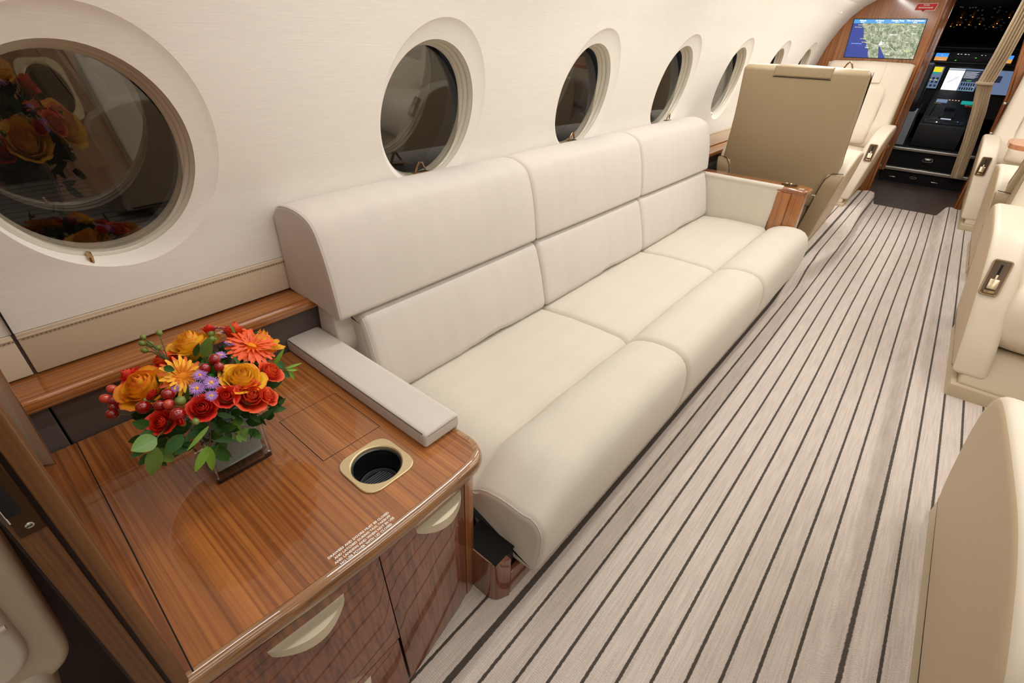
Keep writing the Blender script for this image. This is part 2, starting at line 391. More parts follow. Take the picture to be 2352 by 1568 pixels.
def cushion(mb, poly, axis, a, b, r=.02, crown=0.0, seg=5, mid=6, warp=None):
    """closed profile swept along axis with soft rounded ends; crown puffs the middle"""
    st = []
    for k in range(seg+1):
        t = k/seg*PI/2; st.append((a+r*(1-math.cos(t)), r*(1-math.sin(t))))
    for k in range(1, mid):
        t = k/mid; st.append((a+r+(b-a-2*r)*t, -crown*math.sin(PI*t)**.6))
    for k in range(seg, -1, -1):
        t = k/seg*PI/2; st.append((b-r*(1-math.cos(t)), r*(1-math.sin(t))))
    vs = []; n = len(poly)
    for x, ins in st:
        pl = inset(poly, ins)
        for p in pl:
            q = list(p); q.insert(axis, x); q = Vector(q)
            vs.append(warp(q) if warp else q)
    fs = []
    for i in range(len(st)-1):
        for k in range(n): fs.append((i*n+k, i*n+(k+1) % n, (i+1)*n+(k+1) % n, (i+1)*n+k))
    fs += [tuple(range(n)), tuple(range((len(st)-1)*n, len(st)*n))]
    mb.add(vs, fs); return st
def sst(a, b, x):
    t = min(1, max(0, (x-a)/(b-a))); return t*t*(3-2*t)
def interp(tab, x):
    if x <= tab[0][0]: return tab[0][1]
    for (x0, y0), (x1, y1) in zip(tab, tab[1:]):
        if x <= x1: return y0+(y1-y0)*(x-x0)/(x1-x0)
    return tab[-1][1]
def tomesh(o):
    dg = bpy.context.evaluated_depsgraph_get(); me = bpy.data.meshes.new_from_object(o.evaluated_get(dg)); return me
def text(name, body, size, loc, mx, mat, parent, align='CENTER', bold=0.0, sp=1.0):
    cu = bpy.data.curves.new(name, 'FONT'); cu.body = body; cu.size = size; cu.align_x = align; cu.align_y = 'CENTER'; cu.offset = bold
    cu.extrude = .0002; cu.space_character = sp; cu.resolution_u = 2
    t = bpy.data.objects.new(name+'_src', cu); COL.objects.link(t); bpy.context.view_layer.update()
    me = tomesh(t); bpy.data.objects.remove(t)
    M = Matrix.Translation(Vector(loc)-(wloc(parent) if parent else Vector())) @ mx.to_4x4()
    me.transform(M); me.materials.clear(); me.materials.append(MAT[mat])
    o = bpy.data.objects.new(name, me); COL.objects.link(o)
    if parent: o.parent = parent
    return o
def cut(o, cutter):
    md = o.modifiers.new('b', 'BOOLEAN'); md.object = cutter; md.operation = 'DIFFERENCE'; md.solver = 'EXACT'
    bpy.context.view_layer.update(); me = tomesh(o); o.modifiers.clear(); o.data = me
    bpy.data.objects.remove(cutter)
    me.set_sharp_from_angle(angle=math.radians(38))
def copy_tree(o, parent=None):
    c = o.copy(); COL.objects.link(c); c.parent = parent
    for ch in list(o.children): copy_tree(ch, c)
    return c

# ================================================================== ROOM SHELL
XB = 6.35          # forward bulkhead
XA = -1.35         # aft end
PROF = [(.50, 1.262), (.638, 1.342), (.75, 1.340), (.85, 1.336), (.95, 1.321), (1.08, 1.290), (1.19, 1.262), (1.29, 1.234), (1.376, 1.203), (1.48, 1.150), (1.573, 1.088), (1.64, 1.015), (1.69, .936), (1.76, .78), (1.80, .65)]
PRS = PROF[1:]
WZ0, WZ1 = .742, 1.64
def wy(z): return interp(PRS, z)
CY = .04           # cabin centre line
def side_pt(side, x, z, dy=0):
    y = wy(z)+dy
    return (x, y, z) if side > 0 else (x, 2*CY-y, z)
WX = [.256, 1.160, 2.070, 2.995, 3.93, 4.88, 5.80]
WA, WB, WZC = .224, .254, 1.088            # scalloped recess on the wall
RA, RB, RZC = .194, .211, 1.076
RX = [x-d for x, d in zip(WX, (.022, .018, .018, .016, .014, .012, .010))]; RZ = [1.062]+[1.076]*6
def yrim(z): return 1.350+(1.250-1.350)*(z-.86)/.43            # rim of the window reveal
YP = 1.337
def build_side(side):
    nm = 'wall_left' if side > 0 else 'wall_right'
    V = []; F = []
    def add(vs, fs):
        k = len(V); V.extend(vs); F.extend([tuple(i+k for i in f) for f in fs])
    edges = [XA]+[(WX[0]-.46)]+[(a+b)/2 for a, b in zip(WX, WX[1:])]+[XB]
    def grid(x0, x1, z0, z1, nx, nz):
        vs = [side_pt(side, x0+(x1-x0)*i/nx, z0+(z1-z0)*j/nz) for i in range(nx+1) for j in range(nz+1)]
        fs = [(i*(nz+1)+j, (i+1)*(nz+1)+j, (i+1)*(nz+1)+j+1, i*(nz+1)+j+1) for i in range(nx) for j in range(nz)]
        add(vs, fs)
    grid(XA, edges[1], WZ0, WZ1, 4, 20)
    for xe in edges[1:-1]:      # fabric lap behind each panel joint
        k = len(V); vs = []
        for i in (0, 1):
            for j in range(41): x_, y_, z_ = side_pt(side, xe+(-.012, .012)[i], WZ0+(WZ1-WZ0)*j/40, .0008); vs.append((x_, y_, z_))
        add(vs, [(j, 41+j, 42+j, j+1) for j in range(40)])
    NA = 96
    for kw, (xc, xl, xr) in enumerate(zip(WX, edges[1:-1], edges[2:])):
        WZC = (1.078, 1.088)[kw > 0]
        ring = []
        angs = sorted(set([2*PI*k/NA for k in range(NA)]+[math.atan2(zz-WZC, xx-xc) % (2*PI) for xx in (xl, xr) for zz in (WZ0, WZ1)]))
        for a in angs:
            c, s = math.cos(a), math.sin(a)
            t = min((xr-xc)/c if c > 1e-9 else 1e9, (xl-xc)/c if c < -1e-9 else 1e9, (WZ1-WZC)/s if s > 1e-9 else 1e9, (WZ0-WZC)/s if s < -1e-9 else 1e9)
            # ellipse point at the same ray angle
            re = 1/math.sqrt((c/WA)**2+(s/WB)**2)
            ring.append((xc+c*re, WZC+s*re, xc+c*t, WZC+s*t))
        NR = 8; n = len(ring); vs = []
        for j in range(NR+1):
            u = j/NR
            for (ex, ez, ox, oz) in ring: vs.append(side_pt(side, ex+(ox-ex)*u, ez+(oz-ez)*u))
        fs = [(j*n+i, j*n+(i+1) % n, (j+1)*n+(i+1) % n, (j+1)*n+i) for j in range(NR) for i in range(n)]
        add(vs, fs)
        # scalloped flare from the wall surface back to the reveal rim
        vs = []; NF = 6
        for j in range(NF+1):
            u = j/NF
            for (ex, ez, _, _) in ring:
                a = math.atan2((ez-WZC)/WB, (ex-xc)/WA)
                rx, rz = RX[kw]+RA*math.cos(a), RZ[kw]+RB*math.sin(a)
                px, pz = ex+(rx-ex)*u, ez+(rz-ez)*u
                y0 = wy(ez); y = y0+(yrim(rz)-y0)*(u**.8)
                vs.append((px, y, pz) if side > 0 else (px, 2*CY-y, pz))
        fs = [(j*n+i, j*n+(i+1) % n, (j+1)*n+(i+1) % n, (j+1)*n+i) for j in range(NF) for i in range(n)]
        add(vs, fs)
    o = obj(nm, V, F, 'wall_fabric', None, ang=50); tag(o, kind='structure')
    return o
def mir(side, p): return p if side > 0 else (p[0], 2*CY-p[1], p[2])
wall_l = build_side(1); wall_r = build_side(-1)
for side, wl in ((1, wall_l), (-1, wall_r)):
    s = side; Y = lambda y: y if s > 0 else 2*CY-y
    # leather bands with stitched top edge, in panels with open seams
    seams = [XA, -.004, 1.9, 3.8, XB]
    for a, b in zip(seams, seams[1:]):
        mb = MB(); cushion(mb, rpoly([(1.337, .642, .003), (1.337, .741, .004), (1.36, .741), (1.36, .642)], 3), 0, a+.003, b-.003, .002, 0, 2, 1)
        if s < 0: mb.v = [mir(-1, p) for p in mb.v]
        mb.out('leather_band', 'band_leather', wl)
        mb = MB().box(a+.003, b-.003, 1.3345, 1.338, .7305, .7325)
        if s < 0: mb.v = [mir(-1, p) for p in mb.v]
        mb.out('stitched_edge', 'band_leather', wl)
        if s > 0 and a < 1.5:
            mb = MB(); x = max(a, -.2)+.01
            while x < min(b, .62): mb.box(x, x+.0042, 1.3350, 1.3375, .7262, .7276); x += .0075
            st = mb.out('stitching', 'stitch', wl); st['kind'] = 'stuff'
    # dado panels between worktop / floor and ledge
    for a, b in [(XA, -.016), (-.0125, 3.5), (3.508, 4.9), (4.908, XB)]:
        mb = MB(); cushion(mb, rpoly([(1.262, .05), (1.262, .603), (1.30, .603), (1.30, .05)]), 0, a, b, .004, 0, 3, 1)
        if s < 0: mb.v = [mir(-1, p) for p in mb.v]
        mb.out('dado_panel', 'dado_grey', wl)
    # wooden ledge
    mb = MB(); cushion(mb, rpoly([(1.240, .604, .008), (1.240, .637, .012), (1.345, .638), (1.345, .604)], 4), 0, XA if s < 0 else -.07, XB, .001, 0, 1, 1)
    if s < 0: mb.v = [mir(-1, p) for p in mb.v]
    mb.out('window_ledge', 'teak_x', wl)
    # wall behind and below
    mb = MB().box(XA, XB, 1.345, 1.37, 0, .80)
    if s < 0: mb.v = [mir(-1, p) for p in mb.v]
    mb.out('backing', 'dado_grey', wl)
MB().box(-.0045, -.001, 1.3335, 1.3375, .742, .99).out('panel_seam', 'seam_dark', wall_l)
MB().box(5.75, 5.775, 1.085, 1.10, 1.562, 1.573, .002).out('wall_button', 'ceiling_white', wall_l)
# windows
for k in range(14):
    side = 1 if k < 7 else -1; xc = RX[k % 7]; RZC = RZ[k % 7]
    root = empty('window_%d' % (k+1), mir(side, (xc, YP, RZC)), kind='structure')
    prof = [(1.0, 0), (.992, .010), (.972, .016), (.972, .027), (.985, .028), (.970, .034), (.948, .040), (.945, .050), (.955, .052), (.93, .060), (.92, .075)]
    n = 72; V = []; F = []
    for f, d in prof:
        for i in range(n):
            a = 2*PI*i/n; zz = RZC+RB*f*math.sin(a); V.append(mir(side, (xc+RA*f*math.cos(a), yrim(zz)+d*.74, zz)))
    for j in range(len(prof)-1):
        for i in range(n): F.append((j*n+i, j*n+(i+1) % n, (j+1)*n+(i+1) % n, (j+1)*n+i))
    obj('window_frame', V, F, 'window_trim', root, ang=50)
    def disc(name, y0, y1, f, mat):
        V = []; 
        for y in (y0, y1):
            for i in range(n):
                a = 2*PI*i/n; zz = RZC+RB*f*math.sin(a); V.append(mir(side, (xc+RA*f*math.cos(a), yrim(RZC)+.35*(yrim(zz)-yrim(RZC))+y+.004, zz)))
        F = [tuple(range(n)), tuple(range(n, 2*n))]+[(i, (i+1) % n, n+(i+1) % n, n+i) for i in range(n)]
        return obj(name, V, F, mat, root, ang=30)
    disc('inner_pane', .044, .047, .945, 'window_glass')
    V = []; F = []; nr = 10   # outer pane follows the curve of the fuselage
    for j in range(nr+1):
        for i in range(n):
            a = 2*PI*i/n; q = j/nr*1.03; dz = RB*q*math.sin(a)
            V.append(mir(side, (xc+RA*q*math.cos(a), yrim(RZC)-.30*dz-dz*dz/(2*2.0)+.135, RZC+dz)))
    for j in range(nr):
        for i in range(n): F.append((j*n+i, j*n+(i+1) % n, (j+1)*n+(i+1) % n, (j+1)*n+i))
    obj('outer_pane', V, F, 'outer_pane', root, ang=60)
    # shade pull at the bottom of the reveal
    mb = MB(); pts = [mir(side, (xc-.060, yrim(.865)-.004+dy, RZC-RB*.97+dz)) for dy, dz in ((.0, -.012), (-.002, .003), (.006, .010), (.02, .009))]
    mb.tube(pts, [.004, .0055, .0055, .003], 8); mb.out('shade_pull', 'brass', root)
# ceiling
V = []; F = []
cp = [(z, y) for z, y in PROF if z >= 1.64]+[(1.82, .58), (1.845, .46), (1.88, .36), (1.895, .2), (1.90, .04)]
line = [(y, z) for z, y in cp]; line = line+[(2*CY-y, z) for y, z in reversed(line[:-1])]
nx = 12
for i in range(nx+1):
    for y, z in line: V.append((XA+(XB-XA)*i/nx, y, z))
n = len(line)
for i in range(nx):
    for j in range(n-1): F.append((i*n+j, i*n+j+1, (i+1)*n+j+1, (i+1)*n+j))
tag(obj('ceiling', V, F, 'ceiling_white'), kind='structure')
# sub-floor
tag(MB().box(XA, 6.02, -1.3, 1.36, -.06, -.012).out('floor', 'dark_floor'), kind='structure')
fl2 = tag(MB().box(6.00, 7.32, -1.0, 1.1, -.06, -.004).out('floor', 'dark_floor'), kind='structure')
# aft wall
tag(MB().box(XA-.03, XA, -1.3, 1.4, 0, 1.95).out('wall_aft', 'ceiling_white'), kind='structure')

# ---------------------------------------------------------------- carpet
def zc(x, y):
    z = 0.0
    hr = interp([(-1, .070), (2.5, .075), (6.0, .085)], x)
    yr = interp([(0, -.250), (.93, -.246), (1.76, -.230), (2.9, -.214), (6, -.208)], x)
    z += hr*sst(yr+.004, yr-.050, y)+.012*math.exp(-((y-yr+.075)/.03)**2)
    B = sst(2.95, 3.50, x); yc = interp([(3.0, .395), (3.34, .372), (3.65, .311), (4.04, .266), (4.78, .282), (6.02, .292)], x)
    z += B*(.105*sst(yc, yc+.040, y)+.012*math.exp(-((y-yc-.09)/.04)**2))
    z += (1-B)*.012*math.exp(-((y-.402)/.016)**2)
    z += .0012*math.sin(x*3.1+y*7)+.0008*math.sin(x*7.3-y*15)
    return z
ys = []; y = -1.17
while y < .62: ys.append(y); y += (.005 if (-.33 < y < -.19) else .008 if .24 < y < .47 else .02)
ys.append(.62)
xs = []; x = -.7
while x < 6.015: xs.append(x); x += .045
xs.append(6.02)
V = []; UV = []
for x in xs:
    for y in ys:
        yc_ = interp([(3.0, .395), (3.34, .372), (3.65, .311), (4.04, .266), (4.78, .282), (6.02, .292)], x)
        yy = y - .024*sst(3.3, 4.0, x)*(1-sst(4.3, 5.3, x))*math.exp(-((y-yc_-.040)/.022)**2) + .004*math.sin(x*2.3)*sst(.2, .0, abs(y-.05)-.15)
        V.append((x, yy, zc(x, y)))
        UV.append((y+.016*sst(-.215, -.26, y), x))
n = len(ys)
F = [(i*n+j, (i+1)*n+j, (i+1)*n+j+1, i*n+j+1) for i in range(len(xs)-1) for j in range(n-1)]
k = len(V)   # hem at the forward end
for j, y in enumerate(ys): V.append((6.022, y, -.004)); UV.append((y, 6.02))
F += [((len(xs)-1)*n+j, k+j, k+j+1, (len(xs)-1)*n+j+1) for j in range(n-1)]
cp_ = obj('carpet_runner', V, F, 'striped_carpet', ang=80, uvs=UV)
tag(cp_, 'beige loop carpet with thin dark stripes along the whole aisle', 'carpet')

# ================================================================== FORWARD BULKHEAD
bl = []
top = [(y, z) for z, y in PROF if z >= .5]
poly = [(.425, 0), (.425, 1.90)]+[(.6, 1.9)]+[(y+.02, z) for y, z in reversed(top)]+[(1.28, 0)]
bw = MB().prism(poly, 0, XB, XB+.04).out('wall_forward', 'teak_z'); tag(bw, kind='structure')
MB().tube([(XB+.012, .415, z) for z in (0, 1.9)], .016, 12).out('edge_trim', 'teak_edge_z', bw)
poly = [(-.34, 0), (-.335, .3), (-.30, 1.01), (-.225, 1.46), (-.18, 1.9), (-.9, 1.9), (-1.3, 1.2), (-1.3, 0)]
MB().prism(poly, 0, XB, XB+.04).out('bulkhead_panel', 'teak_z', bw)
MB().tube([(XB+.008, y+.008, z) for y, z in poly[:5]], .014, 12).out('edge_trim', 'teak_edge_z', bw)
MB().box(XB, XB+.04, -.3, .5, 1.80, 1.95).out('header', 'teak_z', bw)
# entry vestibule side walls and ceiling
tag(MB().prism([(XB+.04, .412), (7.30, .428), (7.30, .46), (XB+.04, .46)], 2, 0, 1.9).out('wall_entry_left', 'teak_z'), kind='structure')
tag(MB().prism([(XB+.04, -.345), (7.4, -.345), (7.4, -.38), (XB+.04, -.38)], 2, 0, 1.9).out('wall_entry_right', 'teak_z'), kind='structure')
MB().box(7.27, 7.31, .40, .44, .12, 1.9, .006).out('edge_trim', 'teak_edge_z', bw)
tag(MB().box(XB, 9.8, -1.2, 1.3, 1.92, 1.96).out('ceiling', 'black_matte'), kind='structure')

# ================================================================== AFT BULKHEAD beside the camera
tag(MB().box(-.0835, -.072, .585, 1.335, 0, 1.9).out('wall_aft_bulkhead', 'teak_z'), kind='structure')
ab = bpy.data.objects['wall_aft_bulkhead']
post = empty('door_post', (-.06, .565, 0), 'dark brown wooden door post with latch strike plate, left of the wood cabinet', 'door post')
mb = MB(); mb.prism(rpoly([(-.034, .556, .006), (-.034, .586), (-.051, .586), (-.051, .556, .004)], 4), 2, 0, 1.9); mb.out('front_moulding', 'jamb_z', post)
MB().box(-.0735, -.049, .566, .60, 0, 1.9).out('rebate', 'dark_wood', post)
MB().prism(rpoly([(-.0555, .560, .002), (-.0555, .60), (-.079, .60), (-.079, .560, .002)], 3), 2, 0, 1.9).out('jamb', 'jamb_z', post)
MB().box(-.0835, -.079, .575, .60, 0, 1.9).out('aft_facing', 'dark_wood', post)
sp = MB().box(-.0760, -.0555, .5572, .5595, .862, .965, .0005, 1).out('strike_plate', 'plate_bronze', post)
MB().box(-.0745, -.0635, .5560, .5578, .892, .932, .001).out('latch_hole', 'black_gap', sp)
MB().prism([(-.0790, .5572), (-.0755, .556), (-.0745, .5568), (-.0790, .5595)], 2, .885, .938).out('strike_lip', 'steel', sp)
for z in (.874, .951):
    Mx = Matrix.Translation((-.0650, .5572, z)) @ Matrix.Rotation(PI/2, 4, 'X')
    MB().lathe([(0, .0022), (.0022, .002), (.0036, .0010), (.0038, 0)], seg=16, M=Mx).out('screw', 'steel', sp)
    MB().box(-.0672, -.0628, .5548, .5552, z-.0004, z+.0004).out('screw_slot', 'black_gap', sp)
tr = empty('bulkhead_trim', (-.055, 1.215, .4905), 'narrow beige upright trim standing at the back corner of the wood cabinet top', 'trim')
mb = MB(); mb.v = []; 
q = [(-.0515, 1.212), (-.0515, 1.232), (-.071, 1.246), (-.071, 1.226)]; q2 = [(-.037, 1.205), (-.037, 1.225), (-.071, 1.239), (-.071, 1.219)]
mb.add([(a, b, .4905) for a, b in q]+[(a, b, .95) for a, b in q2], [(0, 1, 2, 3), (4, 5, 6, 7), (0, 1, 5, 4), (1, 2, 6, 5), (2, 3, 7, 6), (3, 0, 4, 7)])
mb.out('upright', 'band_leather', tr, smooth=False)
MB().add([(-.0512, 1.2105, .492), (-.0530, 1.2125, .492), (-.0385, 1.2055, .95), (-.0367, 1.2035, .95), (-.0525, 1.2085, .492), (-.038, 1.2015, .95)], [(0, 1, 2, 3), (0, 4, 5, 3), (1, 4, 5, 2), (0, 1, 4), (3, 2, 5)]).out('metal_edge', 'brass', tr, smooth=False)

# seat seen behind the post in the aft room
s = empty('aft_seat', (-.45, .95, 0), 'cream upholstered seat in the dark aft room behind the door post', 'seat')
mb = MB(); cushion(mb, rpoly([(-.126, .505, .05), (-.104, .80, .02), (-.104, 1.0, .02), (-.75, 1.0, .02), (-.75, .505, .02)], 8), 1, .69, .74, .012, 0); mb.out('side_shell', 'band_leather', s)
mb = MB(); cushion(mb, rpoly([(-.152, .56, .05), (-.140, .80, .02), (-.140, .96, .02), (-.74, .96, .02), (-.74, .56, .02)], 8), 1, .675, .70, .010, 0); mb.out('side_cushion', 'cream_leather', s)
MB().box(-.75, -.101, .742, .755, 0, 1.25, .004).out('wood_surround', 'dark_wood', s)
mb = MB(); mb.tube([(-.15, .672, .660), (-.74, .672, .655)], .004, 6); mb.out('piping', 'cream_leather', s)
mb = MB(); cushion(mb, rpoly([(-.155, .47, .02), (-.155, .54, .03), (-.75, .54, .03), (-.75, .47, .02)], 5), 1, .66, 1.2, .03, .006); mb.out('seat_cushion', 'cream_leather', s)
MB().box(-.75, -.17, .72, 1.2, 0, .47, .01).out('base', 'teak_dark_z', s)
tag(MB().box(-1.35, -.075, .56, .575, 0, .02).out('baseboard_aft', 'dark_wood'), kind='structure')

# ================================================================== CABINET + WORKTOP
cab = empty('side_cabinet', (.27, .9, 0), 'glossy reddish-brown drawer cabinet with pale curved handles, under the flowers', 'cabinet')
# curved front: plan line y(x) at top and floor
TOPY = [(-.06, .556), (.06, .548), (.146, .541), (.273, .536), (.40, .535), (.485, .537), (.53, .541)]
BOTY = [(-.06, .470), (.06, .474), (.146, .480), (.28, .493), (.40, .515), (.48, .531), (.53, .545)]
def fy(x, z):
    t = max(0, min(1, z/.45)); return interp(TOPY, x)*t+interp(BOTY, x)*(1-t)+.004
def front_piece(name, x0, x1, z0, z1, mat='teak_dark_z', th=.018, parent=cab, rnd=.0015):
    nx_, nz_ = max(2, int((x1-x0)/.012)), 8
    V = []; 
    for lay in (0, 1):
        for i in range(nx_+1):
            for j in range(nz_+1):
                x = x0+(x1-x0)*i/nx_; z = z0+(z1-z0)*j/nz_
                e = rnd if (lay == 0 and (i in (0, nx_) or j in (0, nz_))) else 0
                V.append((x, fy(x, z)+(th if lay else e), z))
    m_ = nz_+1; n_ = (nx_+1)*m_; F = []
    for i in range(nx_):
        for j in range(nz_):
            a = i*m_+j; F.append((a, a+m_, a+m_+1, a+1)); F.append((n_+a, n_+a+1, n_+a+m_+1, n_+a+m_))
    for i in range(nx_):
        for j in (0, nz_): a = i*m_+j; F.append((a, a+m_, n_+a+m_, n_+a))
    for j in range(nz_):
        for i in (0, nx_): a = i*m_+j; F.append((a, a+1, n_+a+1, n_+a))
    return obj(name, V, F, mat, parent, ang=50)
dr1 = front_piece('drawer', -.06, .2835, .178, .445)
dr2 = front_piece('drawer', -.06, .2790, .006, .1755)
door = front_piece('door', .2860, .520, .006, .445)
body_ = MB().box(-.06, .52, .575, 1.255, .0, .448).out('body', 'dark_wood', cab, smooth=False)
cut(body_, MB().lathe([(.0555, .37), (.0555, .6)], (.402, .697, 0), 48).out('cutter', 'black_gap'))
# rounded right corner post
V = []; F = []
pl = []
for t in range(9):
    a = t/8*PI/2; pl.append((.522+.068*math.sin(a), .070*(1-math.cos(a))))
for j in range(9):
    z = .448*j/8; y0 = fy(.522, z)
    for dx, dy in pl: V.append((dx, y0+dy, z))
    V.append((.592, 1.2, z)); V.append((.522, 1.2, z))
nn = len(pl)+2
for j in range(8):
    for i in range(nn): F.append((j*nn+i, j*nn+(i+1) % nn, (j+1)*nn+(i+1) % nn, (j+1)*nn+i))
F += [tuple(range(nn)), tuple(range(8*nn, 9*nn))]
obj('corner_post', V, F, 'teak_z', cab, ang=50)
# handles: half-moon plates with a turned-down lip
def handle(parent, x0, x1, z, depth=.030, lip=.026):
    n = 18; V = []
    for k in range(n+1):
        t = k/n; x = x0+(x1-x0)*t; d = depth*math.sin(PI*t)**.75; yb = fy(x, z)+.001
        V += [(x, yb, z), (x, yb-d, z), (x, yb-d, z-lip*(.55+.45*math.sin(PI*t))), (x, yb-max(0, d-.003), z-lip*(.55+.45*math.sin(PI*t))), (x, yb-max(0, d-.003), z-.003), (x, yb, z-.003)]
    F = []
    for k in range(n):
        for i in range(6): F.append((k*6+i, k*6+(i+1) % 6, (k+1)*6+(i+1) % 6, (k+1)*6+i))
    F += [tuple(range(6)), tuple(range(n*6, n*6+6))]
    tag(obj('handle', V, F, 'handle_metal', parent, ang=35), 'pale satin metal half-moon handle')
handle(door, .375, .508, .436); handle(dr1, .062, .203, .425, .032); handle(dr2, .078, .200, .160, .034)

wt = empty('worktop', (.27, .9, .45), 'glossy teak worktop with rounded edge, holding the flower vase and cup holder', 'worktop')
outer = [(-.0715, .552), (.06, .543), (.146, .535), (.273, .529), (.40, .528), (.485, .530), (.53, .533)]
corner = []
for t in range(1, 9):
    a = t/8*PI/2; corner.append((.545+.068*math.sin(a), .535+.075*(1-math.cos(a))))
right = [(.613, .64), (.613, 1.256)]
plan = outer+corner+right+[(-.0715, 1.256)]
# top sheet and rounded nose
def shrink(poly, d):
    out = []
    for i, (x, y) in enumerate(poly):
        if i < len(outer): out.append((x, y+d))
        elif i < len(outer)+len(corner):
            k = i-len(outer)+1; a = k/8*PI/2; out.append((x-d*math.sin(a), y+d*math.cos(a)))
        else: out.append((x-(d if x > .5 and y < 1 else (d if x > .5 else 0)), y))
    return out
lv = []
for t in range(7):
    a = t/6*PI; lv.append((.014*(1-math.sin(a)), .469+.0195*math.cos(a)))
V = []; F = []; n = len(plan)
for d, z in lv:
    for x, y in shrink(plan, d): V.append((x, y, z))
for j in range(6):
    for i in range(n-1): F.append((j*n+i, j*n+i+1, (j+1)*n+i+1, (j+1)*n+i))
ins = shrink(plan, .022)
k = len(V); V += [(x, y, .489) for x, y in ins]; V += [(x, y, .4495) for x, y in ins]
for i in range(n-1): F.append((i, i+1, k+i+1, k+i)); F.append((6*n+i, 6*n+i+1, k+n+i+1, k+n+i)); F.append((k+i, k+i+1, k+n+i+1, k+n+i))
obj('rounded_edge', V, F, 'teak_edge_x', wt, ang=60)
cutm = MB().lathe([(.0555, .37), (.0555, .6)], (.402, .697, 0), 48).out('cutter', 'black_gap')
cp = Matrix.Identity(4)
p1 = [p for p in ins]
top_ = MB().prism(p1, 2, .452, .49).out('top_panel', 'teak_y', wt, smooth=False); top_.location = (0, 0, 0)
cutm.parent = None
cut(top_, cutm)
MB().prism([(-.0045, 1.256), (-.0065, 1.256), (-.0175, .862), (-.0265, .565), (-.0245, .565), (-.0155, .862)], 2, .4885, .4903).out('joint', 'black_gap', wt, smooth=False)
lid = MB().box(.3315, .4825, .7945, .9850, .4885, .4906, .0004, 1).out('hatch_lid', 'teak_y', wt, smooth=False)
g = MB(); 
for a in ((.3300, .3315, .793, .9865), (.4825, .4840, .793, .9865), (.3300, .4840, .793, .7945), (.3300, .4840, .985, .9865)): g.box(*a, .4885, .4902)
g.out('hatch_joint', 'black_gap', wt, smooth=False)
rows = ['DRAWERS AND DOORS MUST BE CLOSED', 'AND LATCHED DURING TAXI, TAKEOFF', 'AND LANDING AND WHEN NOT IN USE', 'NO USB POWER WITH LID CLOSED']
for i, r in enumerate(rows):
    x = (.2735, .276, .2745, .2715)[i]
    text('placard_line', r, .0070 if i != 1 else .0067, (x, .5765-.0088*i, .4902), Matrix.Identity(3), 'white_print', wt, bold=.00022, sp=1.02)
# cup holder
ch = empty('cup_holder', (.402, .697, .49), 'round black cup holder in a pale metal plate set in the near worktop', 'cup holder')
def dense_(pts): return dense(rpoly(pts, 8), .006)
def cup(ch, c, hw, r, zt, mw='satin_gold'):
    P = dense_([(c[0]-hw, c[1]-hw, .034*hw/.07*1.2), (c[0]+hw, c[1]-hw, .034*hw/.07*1.2), (c[0]+hw, c[1]+hw, .034*hw/.07*1.2), (c[0]-hw, c[1]+hw, .034*hw/.07*1.2)])
    n = len(P); V = []; F = []
    def ringpt(p, rr): 
        d = Vector((p[0]-c[0], p[1]-c[1])).normalized()*rr; return (c[0]+d.x, c[1]+d.y)
    lay = [([(x, y) for x, y in P], zt+.0005), (P, zt+.0035), (inset(P, .0015), zt+.0045), ([ringpt(p, r+.003) for p in P], zt+.0040), ([ringpt(p, r+.0005) for p in P], zt+.0020), ([ringpt(p, r) for p in P], zt-.006)]
    for pl_, z in lay: V += [(x, y, z) for x, y in pl_]
    for j in range(len(lay)-1):
        for i in range(n): F.append((j*n+i, j*n+(i+1) % n, (j+1)*n+(i+1) % n, (j+1)*n+i))
    obj('plate', V, F, mw, ch, ang=30)
    MB().lathe([(r-.0005, zt-.004), (r-.0035, zt-.005), (r-.004, zt-.012), (r-.0055, zt-.014), (r-.0075, zt-.064), (0, zt-.064)], (c[0], c[1], 0), 48, cap=False).out('cup_liner', 'black_plastic', ch)
    mb = MB()
    mb.lathe([(r-.010, zt-.0638), (r-.010, zt-.057), (r-.013, zt-.056), (r-.014, zt-.0638)], (c[0], c[1], 0), 40, cap=False)
    for k in range(-5, 6):
        y = k*.0055; h = math.sqrt(max(0, (r-.018)**2-y*y)); mb.box(c[0]-h, c[0]+h, c[1]+y-.0014, c[1]+y+.0014, zt-.0638, zt-.0590)
    mb.out('cup_mat', 'cup_mat', ch)
cup(ch, (.402, .697), .066, .0545, .49)

# ================================================================== SOFA
sofa = empty('sofa', (2.0, .9, 0), 'long three-seat sofa in pale beige woven fabric along the window wall', 'sofa')
S0, S1 = .628, 3.325
TX = [.63, 1.505, 2.415, 3.32]; HX = [.600, 1.503, 2.412, 3.345]
seatp = [(1.16, .18), (1.16, .300), (1.05, .322), (.90, .336), (.76, .338), (.68, .336), (.656, .328), (.644, .313), (.633, .330), (.610, .350), (.58, .364), (.54, .372), (.50, .374), (.46, .370), (.43, .358), (.408, .335), (.396, .305), (.391, .26), (.392, .20), (.400, .14), (.408, .112), (.42, .102), (.50, .096), (.62, .10), (.64, .18)]
def catmull(P, k=3):
    out = []; n = len(P)
    for i in range(n):
        p0, p1, p2, p3 = [Vector(P[(i+j) % n]) for j in (-1, 0, 1, 2)]
        for s_ in range(k):
            t = s_/k; out.append(tuple(.5*((2*p1)+(-p0+p2)*t+(2*p0-5*p1+4*p2-p3)*t*t+(-p0+3*p1-3*p2+p3)*t**3)))
    return out
seatp = dense(seatp, .035)
